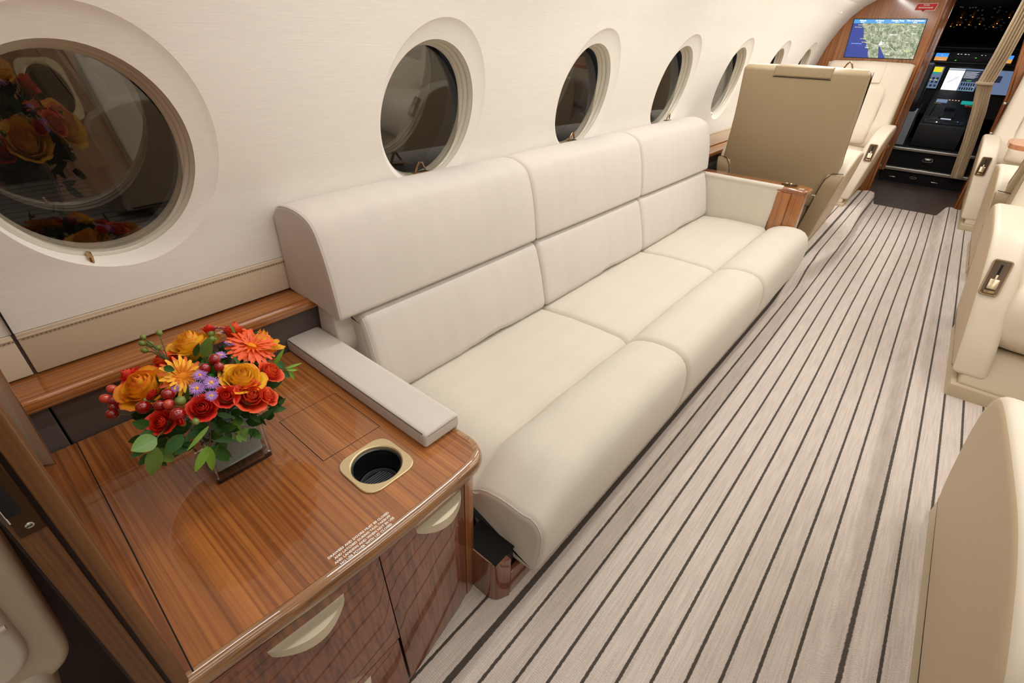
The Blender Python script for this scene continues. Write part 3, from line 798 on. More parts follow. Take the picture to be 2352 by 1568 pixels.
for i in range(3):
    a, b = TX[i], TX[i+1]
    def warp(q, a=a, b=b, i=i):
        u = (q.x-a)/(b-a)
        if q.z > .25:
            e = min(u, 1-u)
            q.z += .006*math.sin(PI*min(1, max(0, u)))*(1 if q.y > .66 else 1.6)
            q.z -= .002*math.sin(u*23+i)*math.exp(-((q.y-.644)/.02)**2)*2
            if i == 0: q.z -= .068*(1-sst(0, .14, q.x-a))*sst(.25, .33, q.z)*(.55+.45*sst(.41, .47, q.y))
            # slight sit-in hollow
            q.z -= .006*math.exp(-((u-.5)/.25)**2-((q.y-.85)/.14)**2)
        return q
    mb = MB(); st = cushion(mb, seatp, 0, a+.001, b-.001, .030 if i else .022, .0, 6, 14, warp)
    sc_ = mb.out('seat_cushion', 'sofa_seat_fabric', sofa, ang=70)
    # piping at both ends of the cushion
    for xe, sg in ((a+.001, 1), (b-.001, -1)):
        pts = []
        for p in inset(seatp, .010 if not (i == 0 and sg > 0) else .008):
            if p[1] > .105 and p[0] < 1.15: pts.append(tuple(warp(Vector((xe+sg*.010 if not(i == 0 and sg > 0) else xe+.006, p[0], p[1])))))
        if (i == 0 and sg > 0): MB().tube(pts[:-1], .0024, 6).out('piping', 'seam_brown' if 0 else 'sofa_fabric', sc_)
# fixed base under the seats
MB().box(.64, 3.31, .60, 1.22, .02, .19).out('seat_frame', 'dark_wood', sofa)
bk = rpoly([(1.225, .300), (1.050, .322, .02), (1.036, .345, .025), (1.062, .46, .10), (1.094, .560, .03), (1.108, .592, .018), (1.150, .606, .02), (1.225, .600, .01)], 6)
BX = [.668, 1.51, 2.40, 3.315]
for i in range(3):
    a, b = BX[i], BX[i+1]
    def warpb(q, a=a, b=b, i=i):
        u = (q.x-a)/(b-a)
        if q.y < 1.12:
            w_ = .0016*math.sin(u*31+i*2)+.0012*math.sin(u*57+1+i); q.y += w_*math.exp(-((u-.55)/.3)**2)*(1-sst(.50, .6, q.z))
            q.y -= .007*math.sin(PI*u)*math.sin(PI*min(1, max(0, (q.z-.33)/.27)))
        if q.z < .36: q.z += .010*math.exp(-((u-.60)/.12)**2)
        return q
    mb = MB(); cushion(mb, dense(bk, .03), 0, a+.001, b-.001, .022, 0, 5, 24, warpb)
    bc = mb.out('back_cushion', 'sofa_fabric', sofa, ang=70)
    if i == 0:
        pp = [(a+.007, p[0], p[1]) for p in inset(bk, .008) if p[1] > .35 and p[0] < 1.2]
        MB().tube(pp, .0018, 6).out('piping', 'sofa_fabric', bc)
hr = rpoly([(1.335, .640, .01), (1.245, .628, .02), (1.130, .604, .016), (1.106, .610, .014), (1.112, .665, .02), (1.130, .775, .05), (1.162, .868, .035), (1.205, .896, .03), (1.262, .906, .03), (1.310, .897, .02), (1.334, .868, .02)], 5)
for i in range(3):
    a, b = HX[i], HX[i+1]
    def warph(q, a=a, b=b, i=i):
        u = (q.x-a)/(b-a); s_ = math.sin(PI*min(1, max(0, u)))**.5
        if q.z > .86: q.z += .006*s_
        if q.y < 1.2: q.y -= .004*s_
        if q.x-a < .02 and i == 0: q.x -= .018*sst(1.15, 1.33, q.y)
        return q
    mb = MB(); r_ = .020 if i else .010
    cushion(mb, dense(hr, .03), 0, a+.001, b-.001, r_, 0, 5, 12, warph)
    if i == 0: pass
    hc = mb.out('headrest', 'sofa_fabric', sofa, ang=70)
    if i == 0:
        pp = [tuple(warph(Vector((a+.004, p[0], p[1])))) for p in inset(hr, .0035) if p[0] < 1.30 and not (p[0] > 1.14 and p[1] < .66)]
        j0 = max(range(len(pp)), key=lambda j: (Vector(pp[j])-Vector(pp[j-1])).length); pp = pp[j0:]+pp[:j0]
        MB().tube(pp, .0022, 6).out('piping', 'sofa_fabric', hc)
    else:
        pp = [(a, p[0], p[1]) for p in inset(hr, .0125) if p[0] < 1.32 and p[1] > .615]
        j0 = max(range(len(pp)), key=lambda j: (Vector(pp[j])-Vector(pp[j-1])).length); pp = pp[j0:]+pp[:j0]
        MB().tube(pp, .0030, 6).out('piping', 'seam_brown', hc)
# support between cushions and ledge
mb = MB(); cushion(mb, rpoly([(1.235, .30), (1.150, .50, .02), (1.172, .615, .02), (1.245, .632, .02), (1.255, .5)], 4), 0, .612, 3.33, .008, 0, 3, 2); mb.out('back_support', 'sofa_fabric', sofa)
# belt loops in the top of the headrests
for x in (1.085, 1.985, 3.005):
    bl_ = empty('belt_guide', (x, 1.295, .908)); bl_.parent = sofa; bl_.location = bl_.location-sofa.location
    pts = [(x-.020, 1.300, .905), (x-.014, 1.297, .925), (x-.005, 1.294, .940), (x+.004, 1.293, .941), (x+.013, 1.296, .926), (x+.024, 1.300, .915)]
    c_ = MB().tube(pts, [.0035, .004, .0045, .0045, .004, .0035], 8).out('belt_loop', 'bronze', sofa)
    MB().box(x-.032, x+.034, 1.288, 1.312, .905, .9095, .003).out('belt_slot', 'bronze', sofa)
    bpy.data.objects.remove(bl_)
# near arm pad on the worktop
pad = rpoly([(.505, .491, .009), (.505, .526, .009), (.512, .532, .006), (.606, .532, .008), (.614, .524, .008), (.614, .491, .009)], 4)
mb = MB(); cushion(mb, dense(pad, .03), 1, .652, 1.262, .007, 0, 4, 8)
cushion(mb, rpoly([(.6065, .36), (.6065, .515), (.616, .512, .004), (.616, .36)], 3), 1, .66, 1.25, .004, 0, 2, 2)
ap = mb.out('near_arm_pad', 'sofa_fabric', sofa, ang=60)
pp = [(.5065, y_, .5305) for y_ in (1.25, 1.1, .9, .75, .662)]
MB().tube(pp, .0013, 6).out('piping', 'seam_brown', ap)
# far arm: padded inside, wooden end
fa = rpoly([(3.322, .10), (3.322, .560, .006), (3.316, .578, .006), (3.322, .590, .006), (3.342, .592, .006), (3.352, .585), (3.352, .10)], 4)
mb = MB(); cushion(mb, dense(fa, .05), 1, .640, 1.235, .008, 0, 3, 4, lambda q: Vector((q.x, q.y-.030*sst(.33, .60, q.z)*(1 if q.y < .8 else 0)+.02*(1 if q.y < .8 else 0), q.z))); mb.out('far_arm_panel', 'sofa_seat_fabric', sofa)
# legs / plinth
mb = MB().prism(rpoly([(.555, .50, .035), (.565, .462, .0), (.600, .458, .0), (.600, .60), (.555, .60)], 6), 2, 0, .165); 
mb = MB().prism(rpoly([(.552, .478, .028), (.598, .458, .004), (.598, .60), (.552, .60)], 6), 2, -.004, .160); mb.out('leg', 'teak_dark_z', sofa)
MB().box(.556, .640, .476, .60, .158, .1615).out('leg_shade_cap', 'black_gap', sofa)  # black sheet on the leg top, painted in for the shade there
MB().box(.600, .640, .48, .60, 0, .158).out('end_panel', 'dark_wood', sofa)  # dark filler added for the shade in the gap beside the leg
MB().box(.600, 3.2, .460, .475, .0, .095, .002).out('plinth', 'teak_dark_z', sofa)
# wooden arm console at the far end
con = empty('arm_console', (3.40, .9, 0), 'narrow wooden console with cup holder between the sofa end and the taupe seat back', 'console')
b_ = MB().prism(rpoly([(3.352, .655), (3.352, .505, .012), (3.44, .500, .03), (3.455, .56, .01), (3.455, 1.235), (3.352, 1.235)], 6), 2, .02, .556).out('body', 'teak_z', con)
MB().box(3.318, 3.352, .505, .655, .02, .556, .004).out('end_panel', 'teak_z', con)
MB().box(3.3160, 3.322, .573, .5745, .05, .556).out('joint', 'black_gap', con)
tp = rpoly([(3.316, .655, .004), (3.312, .505, .022), (3.43, .488, .03), (3.464, .55, .02), (3.464, 1.235), (3.352, 1.235), (3.340, .90, 0)], 6)
tp = rpoly([(3.355, 1.235), (3.320, .64, .01), (3.312, .500, .022), (3.44, .486, .03), (3.464, .56, .02), (3.464, 1.235)], 6)
V = []; F = []; n = len(tp)
lay = [(.004, .556), (.0, .561), (-.002, .570), (.0, .580), (.005, .585), (.012, .5865)]
for d, z in lay: V += [(x, y, z) for x, y in inset(tp, d)]
for j in range(len(lay)-1):
    for i in range(n): F.append((j*n+i, j*n+(i+1) % n, (j+1)*n+(i+1) % n, (j+1)*n+i))
F += [tuple(range(n)), tuple(range(5*n, 6*n))]
obj('console_top', V, F, 'teak_y', con, ang=50)
ch2 = empty('cup_holder', (3.40, .60, .587), 'small oval cup holder sunk in the top of the far arm console', 'cup holder')
MB().lathe([(.046, .5865), (.047, .5905), (.044, .5915), (.041, .5885), (.040, .5875)], (3.392, .615, 0), 32, cap=False).out('rim', 'bronze', ch2)
MB().lathe([(.0415, .5880), (0, .5878)], (3.392, .615, 0), 32).out('well', 'black_plastic', ch2)
for i in range(4):
    MB().box(3.335+i*.010, 3.3375+i*.010, .522, .552, .5866, .5870).out('placard_line', 'white_print', con)
MB().tube([(3.44, .487, .545), (3.445, .470, .545), (3.445, .470, .530)], .003, 6).out('hook', 'steel', con)

# ================================================================== CLUB SEATS (local: faces +x, y=0 centre)
def arm_mesh(sd):
    prof = rpoly([(-.05, .20, .03), (-.115, .64, .06), (.06, .735, .10), (.34, .715, .10), (.50, .690, .06), (.60, .600, .08), (.665, .46, .05), (.72, .28, .04), (.735, .16, .02), (-.06, .14, .02)], 5)
    mb = MB()
    def wp(q):
        t = (q.z-.10)/.62; y = q.y
        y = y+ (-.105)*(1-t)*1.0     # leans outward with height
        return Vector((q.x, sd*y, q.z))
    cushion(mb, dense(prof, .04), 1, .296, .415, .026, 0, 5, 2, wp)
    return mb
def make_seat():
    r = empty('club_seat')
    MB().box(.05, .775, -.306, .306, .0, .13, .010).out('base', 'taupe_leather' if 0 else 'seat_shell', r)
    mb = MB(); cushion(mb, rpoly([(.05, .12), (.05, .26, .01), (.645, .27, .02), (.70, .20, .02), (.755, .135, .01), (.75, .12)], 3), 1, -.285, .285, .012, 0, 3, 2); mb.out('leg_rest', 'seat_shell', r)
    mb = MB(); cushion(mb, rpoly([(.0, .42, .02), (.0, .50, .03), (.30, .525, .06), (.55, .545, .05), (.64, .535, .05), (.685, .46, .05), (.68, .32, .04), (.62, .275, .03), (.0, .27, .02)], 5), 1, -.268, .268, .035, .008, 5, 8)
    sc_ = mb.out('seat_cushion', 'cream_leather', r)
    for sd in (-1, 1):
        a = arm_mesh(sd).out('armrest', 'cream_leather', r)
        a.data.materials.append(MAT['arm_side_leather'])
        for p in a.data.polygons:
            if p.normal.y*sd > .80: p.material_index = 1
        # piping between top and side
    for sd in (-1, 1):
        # lever panel on the sloping front of the arm
        c = Vector((.622, sd*.340, .548)); 
        rot = Matrix.Rotation(math.radians(62), 4, 'Y')
        M = Matrix.Translation(c) @ rot
        P = rpoly([(-.072, -.031, .012), (.072, -.031, .012), (.072, .031, .012), (-.072, .031, .012)], 4)
        mb = MB(); mb.prism(P, 2, -.002, .009).xf(M); pl_ = mb.out('lever_panel', 'lever_bronze', r)
        mb = MB(); mb.prism(inset(P, .005), 2, .0085, .0095).xf(M); mb.out('lever_recess', 'lever_dark', pl_)
        mb = MB(); mb.box(-.052, -.005, -.004, .004, .0095, .0105).xf(M); mb.out('lever_slot', 'black_gap', pl_)
        mb = MB(); mb.box(.008, .050, -.016, .016, .0095, .018, .003); mb.box(-.010, .012, -.004, .004, .0095, .016, .002); mb.xf(M); mb.out('recline_lever', 'lever_metal', pl_)
        mb = MB(); mb.box(.055, .068, -.018, .018, .0095, .013, .002).xf(M); mb.out('lever_button', 'lever_bronze', pl_)
    # back: outer shell
    mb = MB(); sh = rpoly([(-.13, .40, .02), (-.255, 1.185, .015), (-.205, 1.205, .02), (-.130, 1.15, .02), (.0, .40, .02)], 4)
    def ws(q):
        return Vector((q.x, q.y*(1+.06*(1-sst(.5, 1.0, q.z))), q.z))
    cushion(mb, dense(sh, .05), 1, -.340, .340, .018, 0, 4, 4, ws); shell = mb.out('back_shell', 'taupe_leather', r)
    mb = MB(); cushion(mb, rpoly([(-.20, 1.145, .004), (-.258, 1.150, .006), (-.262, 1.203, .008), (-.20, 1.209, .004)], 4), 1, -.155, .155, .006, 0, 3, 1); mb.out('top_pad', 'taupe_leather', shell)
    # groove around top pad
    MB().box(-.2510, -.2460, -.158, .158, 1.142, 1.146).out('pad_groove', 'seam_dark', shell)
    # lower shell wings behind arms
    for sd in (-1, 1):
        def ws_(q, sd=sd): return Vector((q.x, sd*(q.y-.105*max(0, 1-(q.z-.10)/.62)), q.z))
        mb = MB(); cushion(mb, rpoly([(-.128, .09, .01), (-.184, .585, .03), (-.165, .635, .02), (.03, .60, .02), (.06, .09)], 4), 1, .318, .408, .010, 0, 3, 1, ws_); mb.out('shell_wing', 'taupe_leather', shell)
        pts = [ws_(Vector(p)) for p in ((-.128, .315, .10), (-.154, .315, .33), (-.176, .316, .54), (-.180, .322, .60), (-.176, .345, .636), (-.170, .402, .640))]
        MB().tube(pts, .0020, 6).out('wing_seam', 'seam_dark', shell)
    mb = MB(); cushion(mb, rpoly([(-.090, .12), (-.130, .52, .01), (-.05, .52), (.02, .12)], 3), 1, -.25, .25, .006, 0, 2, 1); mb.out('lower_back_panel', 'taupe_leather', shell)
    # front side of the back
    fr = rpoly([(-.06, .48, .03), (.075, .50, .06), (.055, .62, .08), (-.02, .80, .10), (-.085, 1.10, .08), (-.125, 1.195, .04), (-.185, 1.208, .02), (-.16, 1.0)], 5)
    mb = MB(); cushion(mb, dense(fr, .05), 1, -.345, .345, .045, .004, 5, 8); bkc = mb.out('backrest', 'cream_leather', r)
    ins_ = rpoly([(-.02, .53, .03), (.095, .53, .04), (.078, .64, .06), (.004, .82, .10), (-.050, 1.02, .05), (-.11, 1.03, .02)], 5)
    mb = MB(); cushion(mb, dense(ins_, .05), 1, -.215, .215, .04, .006, 5, 8); mb.out('back_panel_cushion', 'cream_leather', bkc)
    hd = rpoly([(-.055, 1.035, .02), (-.078, 1.10, .05), (-.115, 1.198, .04), (-.185, 1.211, .02), (-.15, 1.04)], 5)
    mb = MB(); cushion(mb, dense(hd, .04), 1, -.14, .14, .012, .003, 4, 5); mb.out('headrest', 'cream_leather', bkc)
    mb = MB()
    for sd in (-1, 1):
        x = -.215; y = sd*.20
        mb.tube([(x, y-.022, 1.200), (x, y-.012, 1.225), (x, y, 1.238), (x, y+.012, 1.225), (x, y+.022, 1.200)], [.004, .0045, .005, .0045, .004], 8)
    # two separate loops
    for sd in (-1, 1):
        x = -.175; y = sd*.215
        MB().tube([(x, y-.024, 1.200), (x, y-.012, 1.226), (x, y, 1.238), (x, y+.012, 1.226), (x, y+.024, 1.200)], [.004, .0045, .005, .0045, .004], 8).out('belt_loop', 'bronze', bkc)
    return r
plain('arm_side_leather', (192, 170, 138), .45, bump=.25, bscale=420)
plain('seat_shell', (184, 167, 138), .45, bump=.25, bscale=420)
plain('lever_dark', (70, 56, 42), .25, metal=.8)
seat0 = make_seat()
def place(o, x, y, ang, z=0.0, sx=1):
    o.location = (x, y, z); o.rotation_euler = (0, 0, ang)
G = 'cream leather club seats'
seats = [
 ('club_seat', 3.86, .785, math.radians(1.0), .0, 'club seat beyond the sofa seen from behind, with plain taupe back'),
 ('club_seat', 5.98, .775, PI, .0, 'cream leather club seat against the bulkhead under the map screen'),
 ('club_seat', 3.22, -.70, PI, .0, 'cream club seat facing the camera on the right, its recline lever in full view'),
 ('club_seat', .72, -.70, 0, .0, 'nearest club seat at the bottom right corner, with tan arm side and pale arm top'),
 ('club_seat', 4.12, -.735, 0, .0, 'half hidden club seat on the right, back to back with the lever seat'),
 ('club_seat', 6.06, -.66, PI, .0, 'far right club seat beside the tied curtain'),
]
for i, (nm, x, y, a, z, lab) in enumerate(seats):
    o = seat0 if i == 0 else copy_tree(seat0)
    if i == 3: o.scale = (1.2, 1, 1)
    place(o, x, y, a, z); tag(o, lab, 'seat', G)
for i, o in enumerate([o for o in SC.objects if o.name.startswith('club_seat')]):
    keep = -1 if abs(o.rotation_euler[2]) < .1 else 1          # belt loop only on the inboard side
    if o.location.y < 0: keep = -keep
    for b_ in o.children:
        for l_ in list(b_.children):
            if l_.name.startswith('belt_loop'):
                cy_ = sum(v.co.y for v in l_.data.vertices)
                if cy_*keep < 0: bpy.data.objects.remove(l_)
for o in [o for o in SC.objects if o.name.startswith('club_seat') and abs(o.scale[0]-1.2) < .01]:
    for b_ in o.children:
        for l_ in list(b_.children):
            if l_.name.startswith(('shell_wing', 'wing_seam')): bpy.data.objects.remove(l_)
    for b_ in list(o.children):
        if b_.name.startswith('lever_panel'):
            for l_ in list(b_.children): bpy.data.objects.remove(l_)
            bpy.data.objects.remove(b_)
tb = empty('folding_table', (5.15, -.9, .08), 'reddish wooden table with rounded edge between the two far right seats', 'table')
MB().prism(rpoly([(4.90, -.37, .16), (5.40, -.37, .16), (5.40, -1.15), (4.90, -1.15)], 8), 2, .745, .775).out('table_top', 'table_wood', tb)
MB().box(5.08, 5.22, -1.155, -1.10, .60, .76).out('table_bracket', 'dado_grey', tb)

# ================================================================== MAP SCREEN
scn = empty('wall_screen', (XB, .78, 1.39), 'flat screen with a satellite map on the forward wooden bulkhead', 'screen')
SX = XB-.0008
C4 = dict(tl=(1.065, 1.540), tr=(.501, 1.544), bl=(1.047, 1.232), br=(.484, 1.239))
def sm():
    mt, nt, b = newmat('map_display'); tc = N(nt, 'ShaderNodeTexCoord'); mp = N(nt, 'ShaderNodeMapping'); mp.inputs['Scale'].default_value = (1, 1, 1)
    nt.links.new(tc.outputs['UV'], mp.inputs['Vector'])
    sp = N(nt, 'ShaderNodeSeparateXYZ'); nt.links.new(mp.outputs['Vector'], sp.inputs[0])
    def noise(s, det, rough=.6, dist=0):
        m_ = N(nt, 'ShaderNodeMapping'); m_.inputs['Scale'].default_value = (1.8, 1, 1); nt.links.new(tc.outputs['UV'], m_.inputs['Vector'])
        z = N(nt, 'ShaderNodeTexNoise'); z.inputs['Scale'].default_value = s; z.inputs['Detail'].default_value = det; z.inputs['Roughness'].default_value = rough; z.inputs['Distortion'].default_value = dist
        nt.links.new(m_.outputs['Vector'], z.inputs['Vector']); return z.outputs['Fac']
    land = N(nt, 'ShaderNodeValToRGB'); e = land.color_ramp.elements
    e[0].position = .36; e[0].color = (*L((84, 104, 82)), 1); e[1].position = .62; e[1].color = (*L((222, 220, 196)), 1)
    x = e.new(.5); x.color = (*L((156, 168, 132)), 1)
    nt.links.new(noise(9, 7, .75, 1.2), land.inputs['Fac'])
    def M(op, a, b_=None, c_=None, clamp=False):
        n = N(nt, 'ShaderNodeMath', operation=op, use_clamp=clamp)
        for i, v in enumerate((a, b_, c_)):
            if v is None: continue
            if isinstance(v, (int, float)): n.inputs[i].default_value = v
            else: nt.links.new(v, n.inputs[i])
        return n.outputs[0]
    # coast: x of shoreline runs from .16 at the top to .34 at the bottom
    u, v = sp.outputs[0], sp.outputs[1]
    coast = M('ADD', M('MULTIPLY', M('SUBTRACT', .92, v), .26), .13)
    coast = M('ADD', coast, M('MULTIPLY', M('SUBTRACT', noise(6, 4), .5), .14))
    sea1 = M('LESS_THAN', u, coast)
    # gulf wedge
    gulf = M('MULTIPLY', M('LESS_THAN', M('ABSOLUTE', M('SUBTRACT', u, M('ADD', M('MULTIPLY', M('SUBTRACT', .42, v), .28), .44))), M('MULTIPLY', M('SUBTRACT', .36, v), .14)), M('LESS_THAN', v, .36))
    sea = M('MAXIMUM', sea1, gulf)
    mx = N(nt, 'ShaderNodeMix', data_type='RGBA'); mx.inputs['B'].default_value = (*L((52, 72, 160)), 1)
    nt.links.new(sea, mx.inputs['Factor']); nt.links.new(land.outputs['Color'], mx.inputs['A'])
    b.inputs['Base Color'].default_value = (.01, .01, .01, 1); b.inputs['Roughness'].default_value = .25
    nt.links.new(mx.outputs['Result'], b.inputs['Emission Color']); b.inputs['Emission Strength'].default_value = .95
sm()
def quad(name, x, pts, mat, parent, th=.002):
    """flat panel facing -x; pts in (y,z) tl,tr,br,bl"""
    V = [(x, *p) for p in pts]+[(x+th, *p) for p in pts]
    return obj(name, V, [(0, 1, 2, 3), (4, 5, 6, 7), (0, 1, 5, 4), (1, 2, 6, 5), (2, 3, 7, 6), (3, 0, 4, 7)], mat, parent, smooth=False, uvs=[(0, 1), (1, 1), (1, 0), (0, 0)]*2)
def lerp2(a, b, t): return (a[0]+(b[0]-a[0])*t, a[1]+(b[1]-a[1])*t)
def sp_(u, v): return lerp2(lerp2(C4['bl'], C4['br'], u), lerp2(C4['tl'], C4['tr'], u), v)
quad('screen_bezel', SX, [sp_(-.012, 1.02), sp_(1.012, 1.02), sp_(1.012, -.02), sp_(-.012, -.02)], 'black_plastic', scn)
quad('map_display', SX-.0008, [sp_(0, 1), sp_(1, 1), sp_(1, 0), sp_(0, 0)], 'map_display', scn, .001)
plain('header_blue', (20, 40, 60), .3, emit=(86, 168, 232), es=.95)
plain('map_line', (200, 200, 190), .5, emit=(214, 222, 210), es=.9)
plain('map_yellow', (200, 200, 60), .5, emit=(236, 230, 110), es=1)
plain('map_white', (240, 240, 240), .5, emit=(246, 248, 252), es=1)
plain('map_cyan', (140, 190, 240), .5, emit=(150, 200, 250), es=1)
quad('header_band', SX-.0014, [sp_(0, 1), sp_(1, 1), sp_(1, .90), sp_(0, .90)], 'header_blue', scn, .0006)
MXA = Matrix(((0, 0, -1), (-1, 0, 0), (0, 1, 0)))     # text facing -x: local x -> -y, local y -> +z
def stext(s_, u, v, size, mat='map_white', par=scn, bold=.0004, x=SX-.0016):
    y, z = sp_(u, v); text('screen_text', s_, size, (x, y, z), MXA, mat, par, bold=bold)
for s_, u in (('Altitude', .13), ('Air Speed', .37), ('Outside Temp', .62), ('Time to Destination', .86)): stext(s_, u, .968, .0165)
for s_, u in (('453 ft', .13), ('0 mph', .37), ('70° F', .62), ('00:00', .86)): stext(s_, u, .922, .0135, bold=.0001)
for s_, u, v, mt_ in (('Sacramento', .12, .86, 'map_yellow'), ('San Francisco', .09, .80, 'map_yellow'), ('Los Angeles', .21, .50, 'map_yellow'), ('San Diego', .24, .41, 'map_yellow'), ('North Pacific Ocean', .13, .37, 'map_cyan'), ('Colorado Springs', .66, .87, 'map_yellow'), ('Kansas', .87, .83, 'map_white'), ('Oklahoma', .90, .64, 'map_white'), ('United States', .62, .61, 'map_white'), ('Texas', .84, .42, 'map_white'), ('San Antonio', .88, .20, 'map_yellow'), ('Mexico', .63, .10, 'map_white'), ('Phoenix', .50, .40, 'map_white'), ('Tijuana', .30, .27, 'map_white')):
    stext(s_, u, v, .0105, mt_, bold=.0001)
def sline(pts, r=.0009, mat='map_line'):
    P = [(SX-.0012, *sp_(u, v)) for u, v in pts]; MB().tube(P, r, 4).out('border_line', mat, scn)
sline([(.27, .90), (.27, .72), (.33, .52), (.30, .40), (.50, .30), (.56, .30), (.60, .32), (.66, .26), (.73, .16), (.82, .24), (.88, .18), (.93, .03)], .0013)
sline([(.58, .90), (.55, .70), (.57, .36)]); sline([(.40, .90), (.42, .62), (.46, .56)]); sline([(.78, .90), (.79, .74), (.98, .76)]); sline([(.76, .36), (.75, .72), (.87, .70), (.88, .56), (.98, .50)]); sline([(.60, .62), (.78, .62)])
quad('aircraft_mark', SX-.0016, [sp_(.475, .44), sp_(.49, .44), sp_(.51, .34), sp_(.455, .34)], 'map_white', scn, .0006)
sg = empty('extinguisher_sign', (XB, .545, 1.635), 'small red fire extinguisher sign with downward point, high on the wooden bulkhead', 'sign')
for nm_, d_, x0_, x1_, mt_ in (('sign_border', .003, XB-.0012, XB-.0004, 'white_print'), ('sign_face', 0, XB-.0020, XB-.0010, 'red_sign')):
    mb = MB(); mb.prism(rpoly([(.620+d_, 1.612-d_, .006), (.612+d_, 1.658+d_, .006), (.466-d_, 1.660+d_, .006), (.474-d_, 1.612-d_, .006)], 4), 0, x0_, x1_)
    mb.prism([(.572+d_, 1.616), (.556, 1.596-d_), (.540-d_, 1.616)], 0, x0_, x1_); mb.out(nm_, mt_, sg, smooth=False)
text('sign_text', 'WATER', .013, (XB-.0022, .545, 1.649), MXA, 'white_print', sg, bold=.0005)
text('sign_text', 'FIRE EXTINGUISHER', .0120, (XB-.0022, .545, 1.630), MXA, 'white_print', sg, bold=.0005)
for i, s_ in enumerate(('CLEAN', 'AREA')):
    pass

# ================================================================== STEPS + COCKPIT
stp = empty('entry_steps', (7.5, .1, 0), 'two black steps with bright metal nosings leading up to the cockpit', 'steps')
MB().box(7.33, 7.62, -.345, .425, 0, .135, .004).out('lower_riser', 'black_carpet', stp)
MB().box(7.62, 9.5, -.6, .75, 0, .315, .004).out('upper_riser', 'black_carpet', stp)
for x, z, z0 in ((7.31, .168, .135), (7.60, .345, .315)):
    MB().prism(rpoly([(x-.012, z0-.004, .004), (x-.012, z-.004, .006), (x+.05, z, .004), (x+.05, z-.012)], 3), 1, -.345, .425).out('metal_nosing', 'step_metal', stp)
    MB().box(x-.0135, x-.0115, -.34, .42, z0+.010, z0+.013).out('nosing_groove', 'black_plastic', stp)
def ring(x, yc, zc_, w_, h_, r, mat, name):
    P = []
    for k in range(28):
        a = 2*PI*k/28; P.append((x, yc+w_*math.copysign(abs(math.cos(a))**.5, math.cos(a)), zc_+h_*math.copysign(abs(math.sin(a))**.6, math.sin(a))))
    MB().tube(P, r, 6, closed=True).out(name, mat, stp)
ring(7.612, .050, .235, .046, .022, .0055, 'steel', 'pull_ring'); MB().box(7.600, 7.616, .018, .082, .222, .250, .004).out('pull_handle', 'steel', stp)
ring(7.322, .105, .075, .030, .009, .004, 'steel', 'riser_light')
for y in (.300, -.10): MB().box(7.322, 7.331, y-.03, y+.03, .052, .060, .002).out('riser_clip', 'steel', stp)

ip = empty('instrument_panel', (8.75, .1, 1.1), 'black cockpit instrument panel with glowing flight displays', 'instrument panel')
XI = 8.70
MB().prism([(XI+.012, .62), (XI-.01, 1.205), (XI+.30, 1.205), (XI+.30, .62)], 1, -.85, 1.0).out('panel_face', 'cockpit_black', ip, smooth=False)
MB().box(XI-.06, XI+.35, -.85, 1.0, 1.190, 1.205, .006).out('ledge', 'cockpit_grey', ip)
MB().box(XI-.02, XI+.3, -.85, 1.0, 1.205, 1.325, .006).out('guidance_panel', 'cockpit_black', ip)
mb = MB(); mb.prism(rpoly([(XI-.10, 1.325, .01), (XI-.12, 1.36, .02), (XI+.25, 1.40, .02), (XI+.35, 1.325)], 4), 1, -.85, 1.0); mb.out('glareshield', 'cockpit_black', ip)
def emat(name, col, es=1.0): plain(name, (10, 10, 12), .3, emit=col, es=es)
emat('d_white', (244, 246, 252), 1.1); emat('d_blue', (70, 150, 240), 1.1); emat('d_orange', (232, 160, 80), 1.0); emat('d_slate', (110, 130, 165), .8); emat('d_dark', (34, 42, 60), .8)
emat('d_green', (90, 240, 60), 1.2); emat('d_yellow', (240, 220, 40), 1.0); emat('d_teal', (30, 160, 150), .9); emat('d_amber', (255, 150, 40), 2.2); emat('d_line', (200, 206, 220), .9); emat('d_pink', (190, 150, 190), .7); emat('d_peach', (236, 190, 150), .9)
def disp(name, y1, y0, z1, z0, label=None):
    """y1 = left edge, y0 = right edge"""
    x = XI-.02 if z0 > 1.2 else XI-.014
    o = MB().box(x-.006, x+.03, y0-.012, y1+.012, z0-.012, z1+.012, .004).out(name, 'black_plastic', ip)
    if label: o['label'] = label
    def el(nm, u0, u1, v0, v1, mat, d=1):
        MB().box(x-.0066-.0004*d, x-.006, y1+(y0-y1)*u1, y1+(y0-y1)*u0, z0+(z1-z0)*v0, z0+(z1-z0)*v1).out(nm, mat, o)
    return el
el = disp('centre_display', .256, -.070, 1.143, .905, 'centre screen with white airport chart')
el('screen_area', 0, 1, 0, 1, 'd_dark'); el('chart_page', 0, .49, 0, .90, 'd_white', 2); el('chart_header', 0, .49, .92, .99, 'd_line', 2)
el('text_page', .5, 1, .93, 1, 'd_slate', 2)
for k in range(9): el('text_line', .52, .93-.04*(k % 3), .86-.035*k, .875-.035*k, 'd_line', 2)
el('engine_page', .5, 1, 0, .42, 'd_slate', 2); el('green_bar', .66, .8, .46, .475, 'd_green', 2)
for k in range(6):
    el('gauge', .54+.072*k, .575+.072*k, .24, .37, 'black_gap', 3); el('gauge', .54+.072*k, .575+.072*k, .05, .17, 'black_gap', 3)
    el('gauge_mark', .54+.072*k, .575+.072*k, .03, .04, 'd_green', 3)
el('amber_flag', .90, .95, .19, .21, 'd_yellow', 3)
V_ = [(XI-.0232, .215, .972), (XI-.0232, .150, 1.05)]
for dy in (0, .012): MB().tube([(XI-.0232, .222-dy, .985), (XI-.0232, .135-dy, 1.055)], .0012, 4).out('runway', 'd_dark', ip)
el = disp('left_display', .62, .305, 1.148, .912, 'left screen partly hidden by the pilot seat')
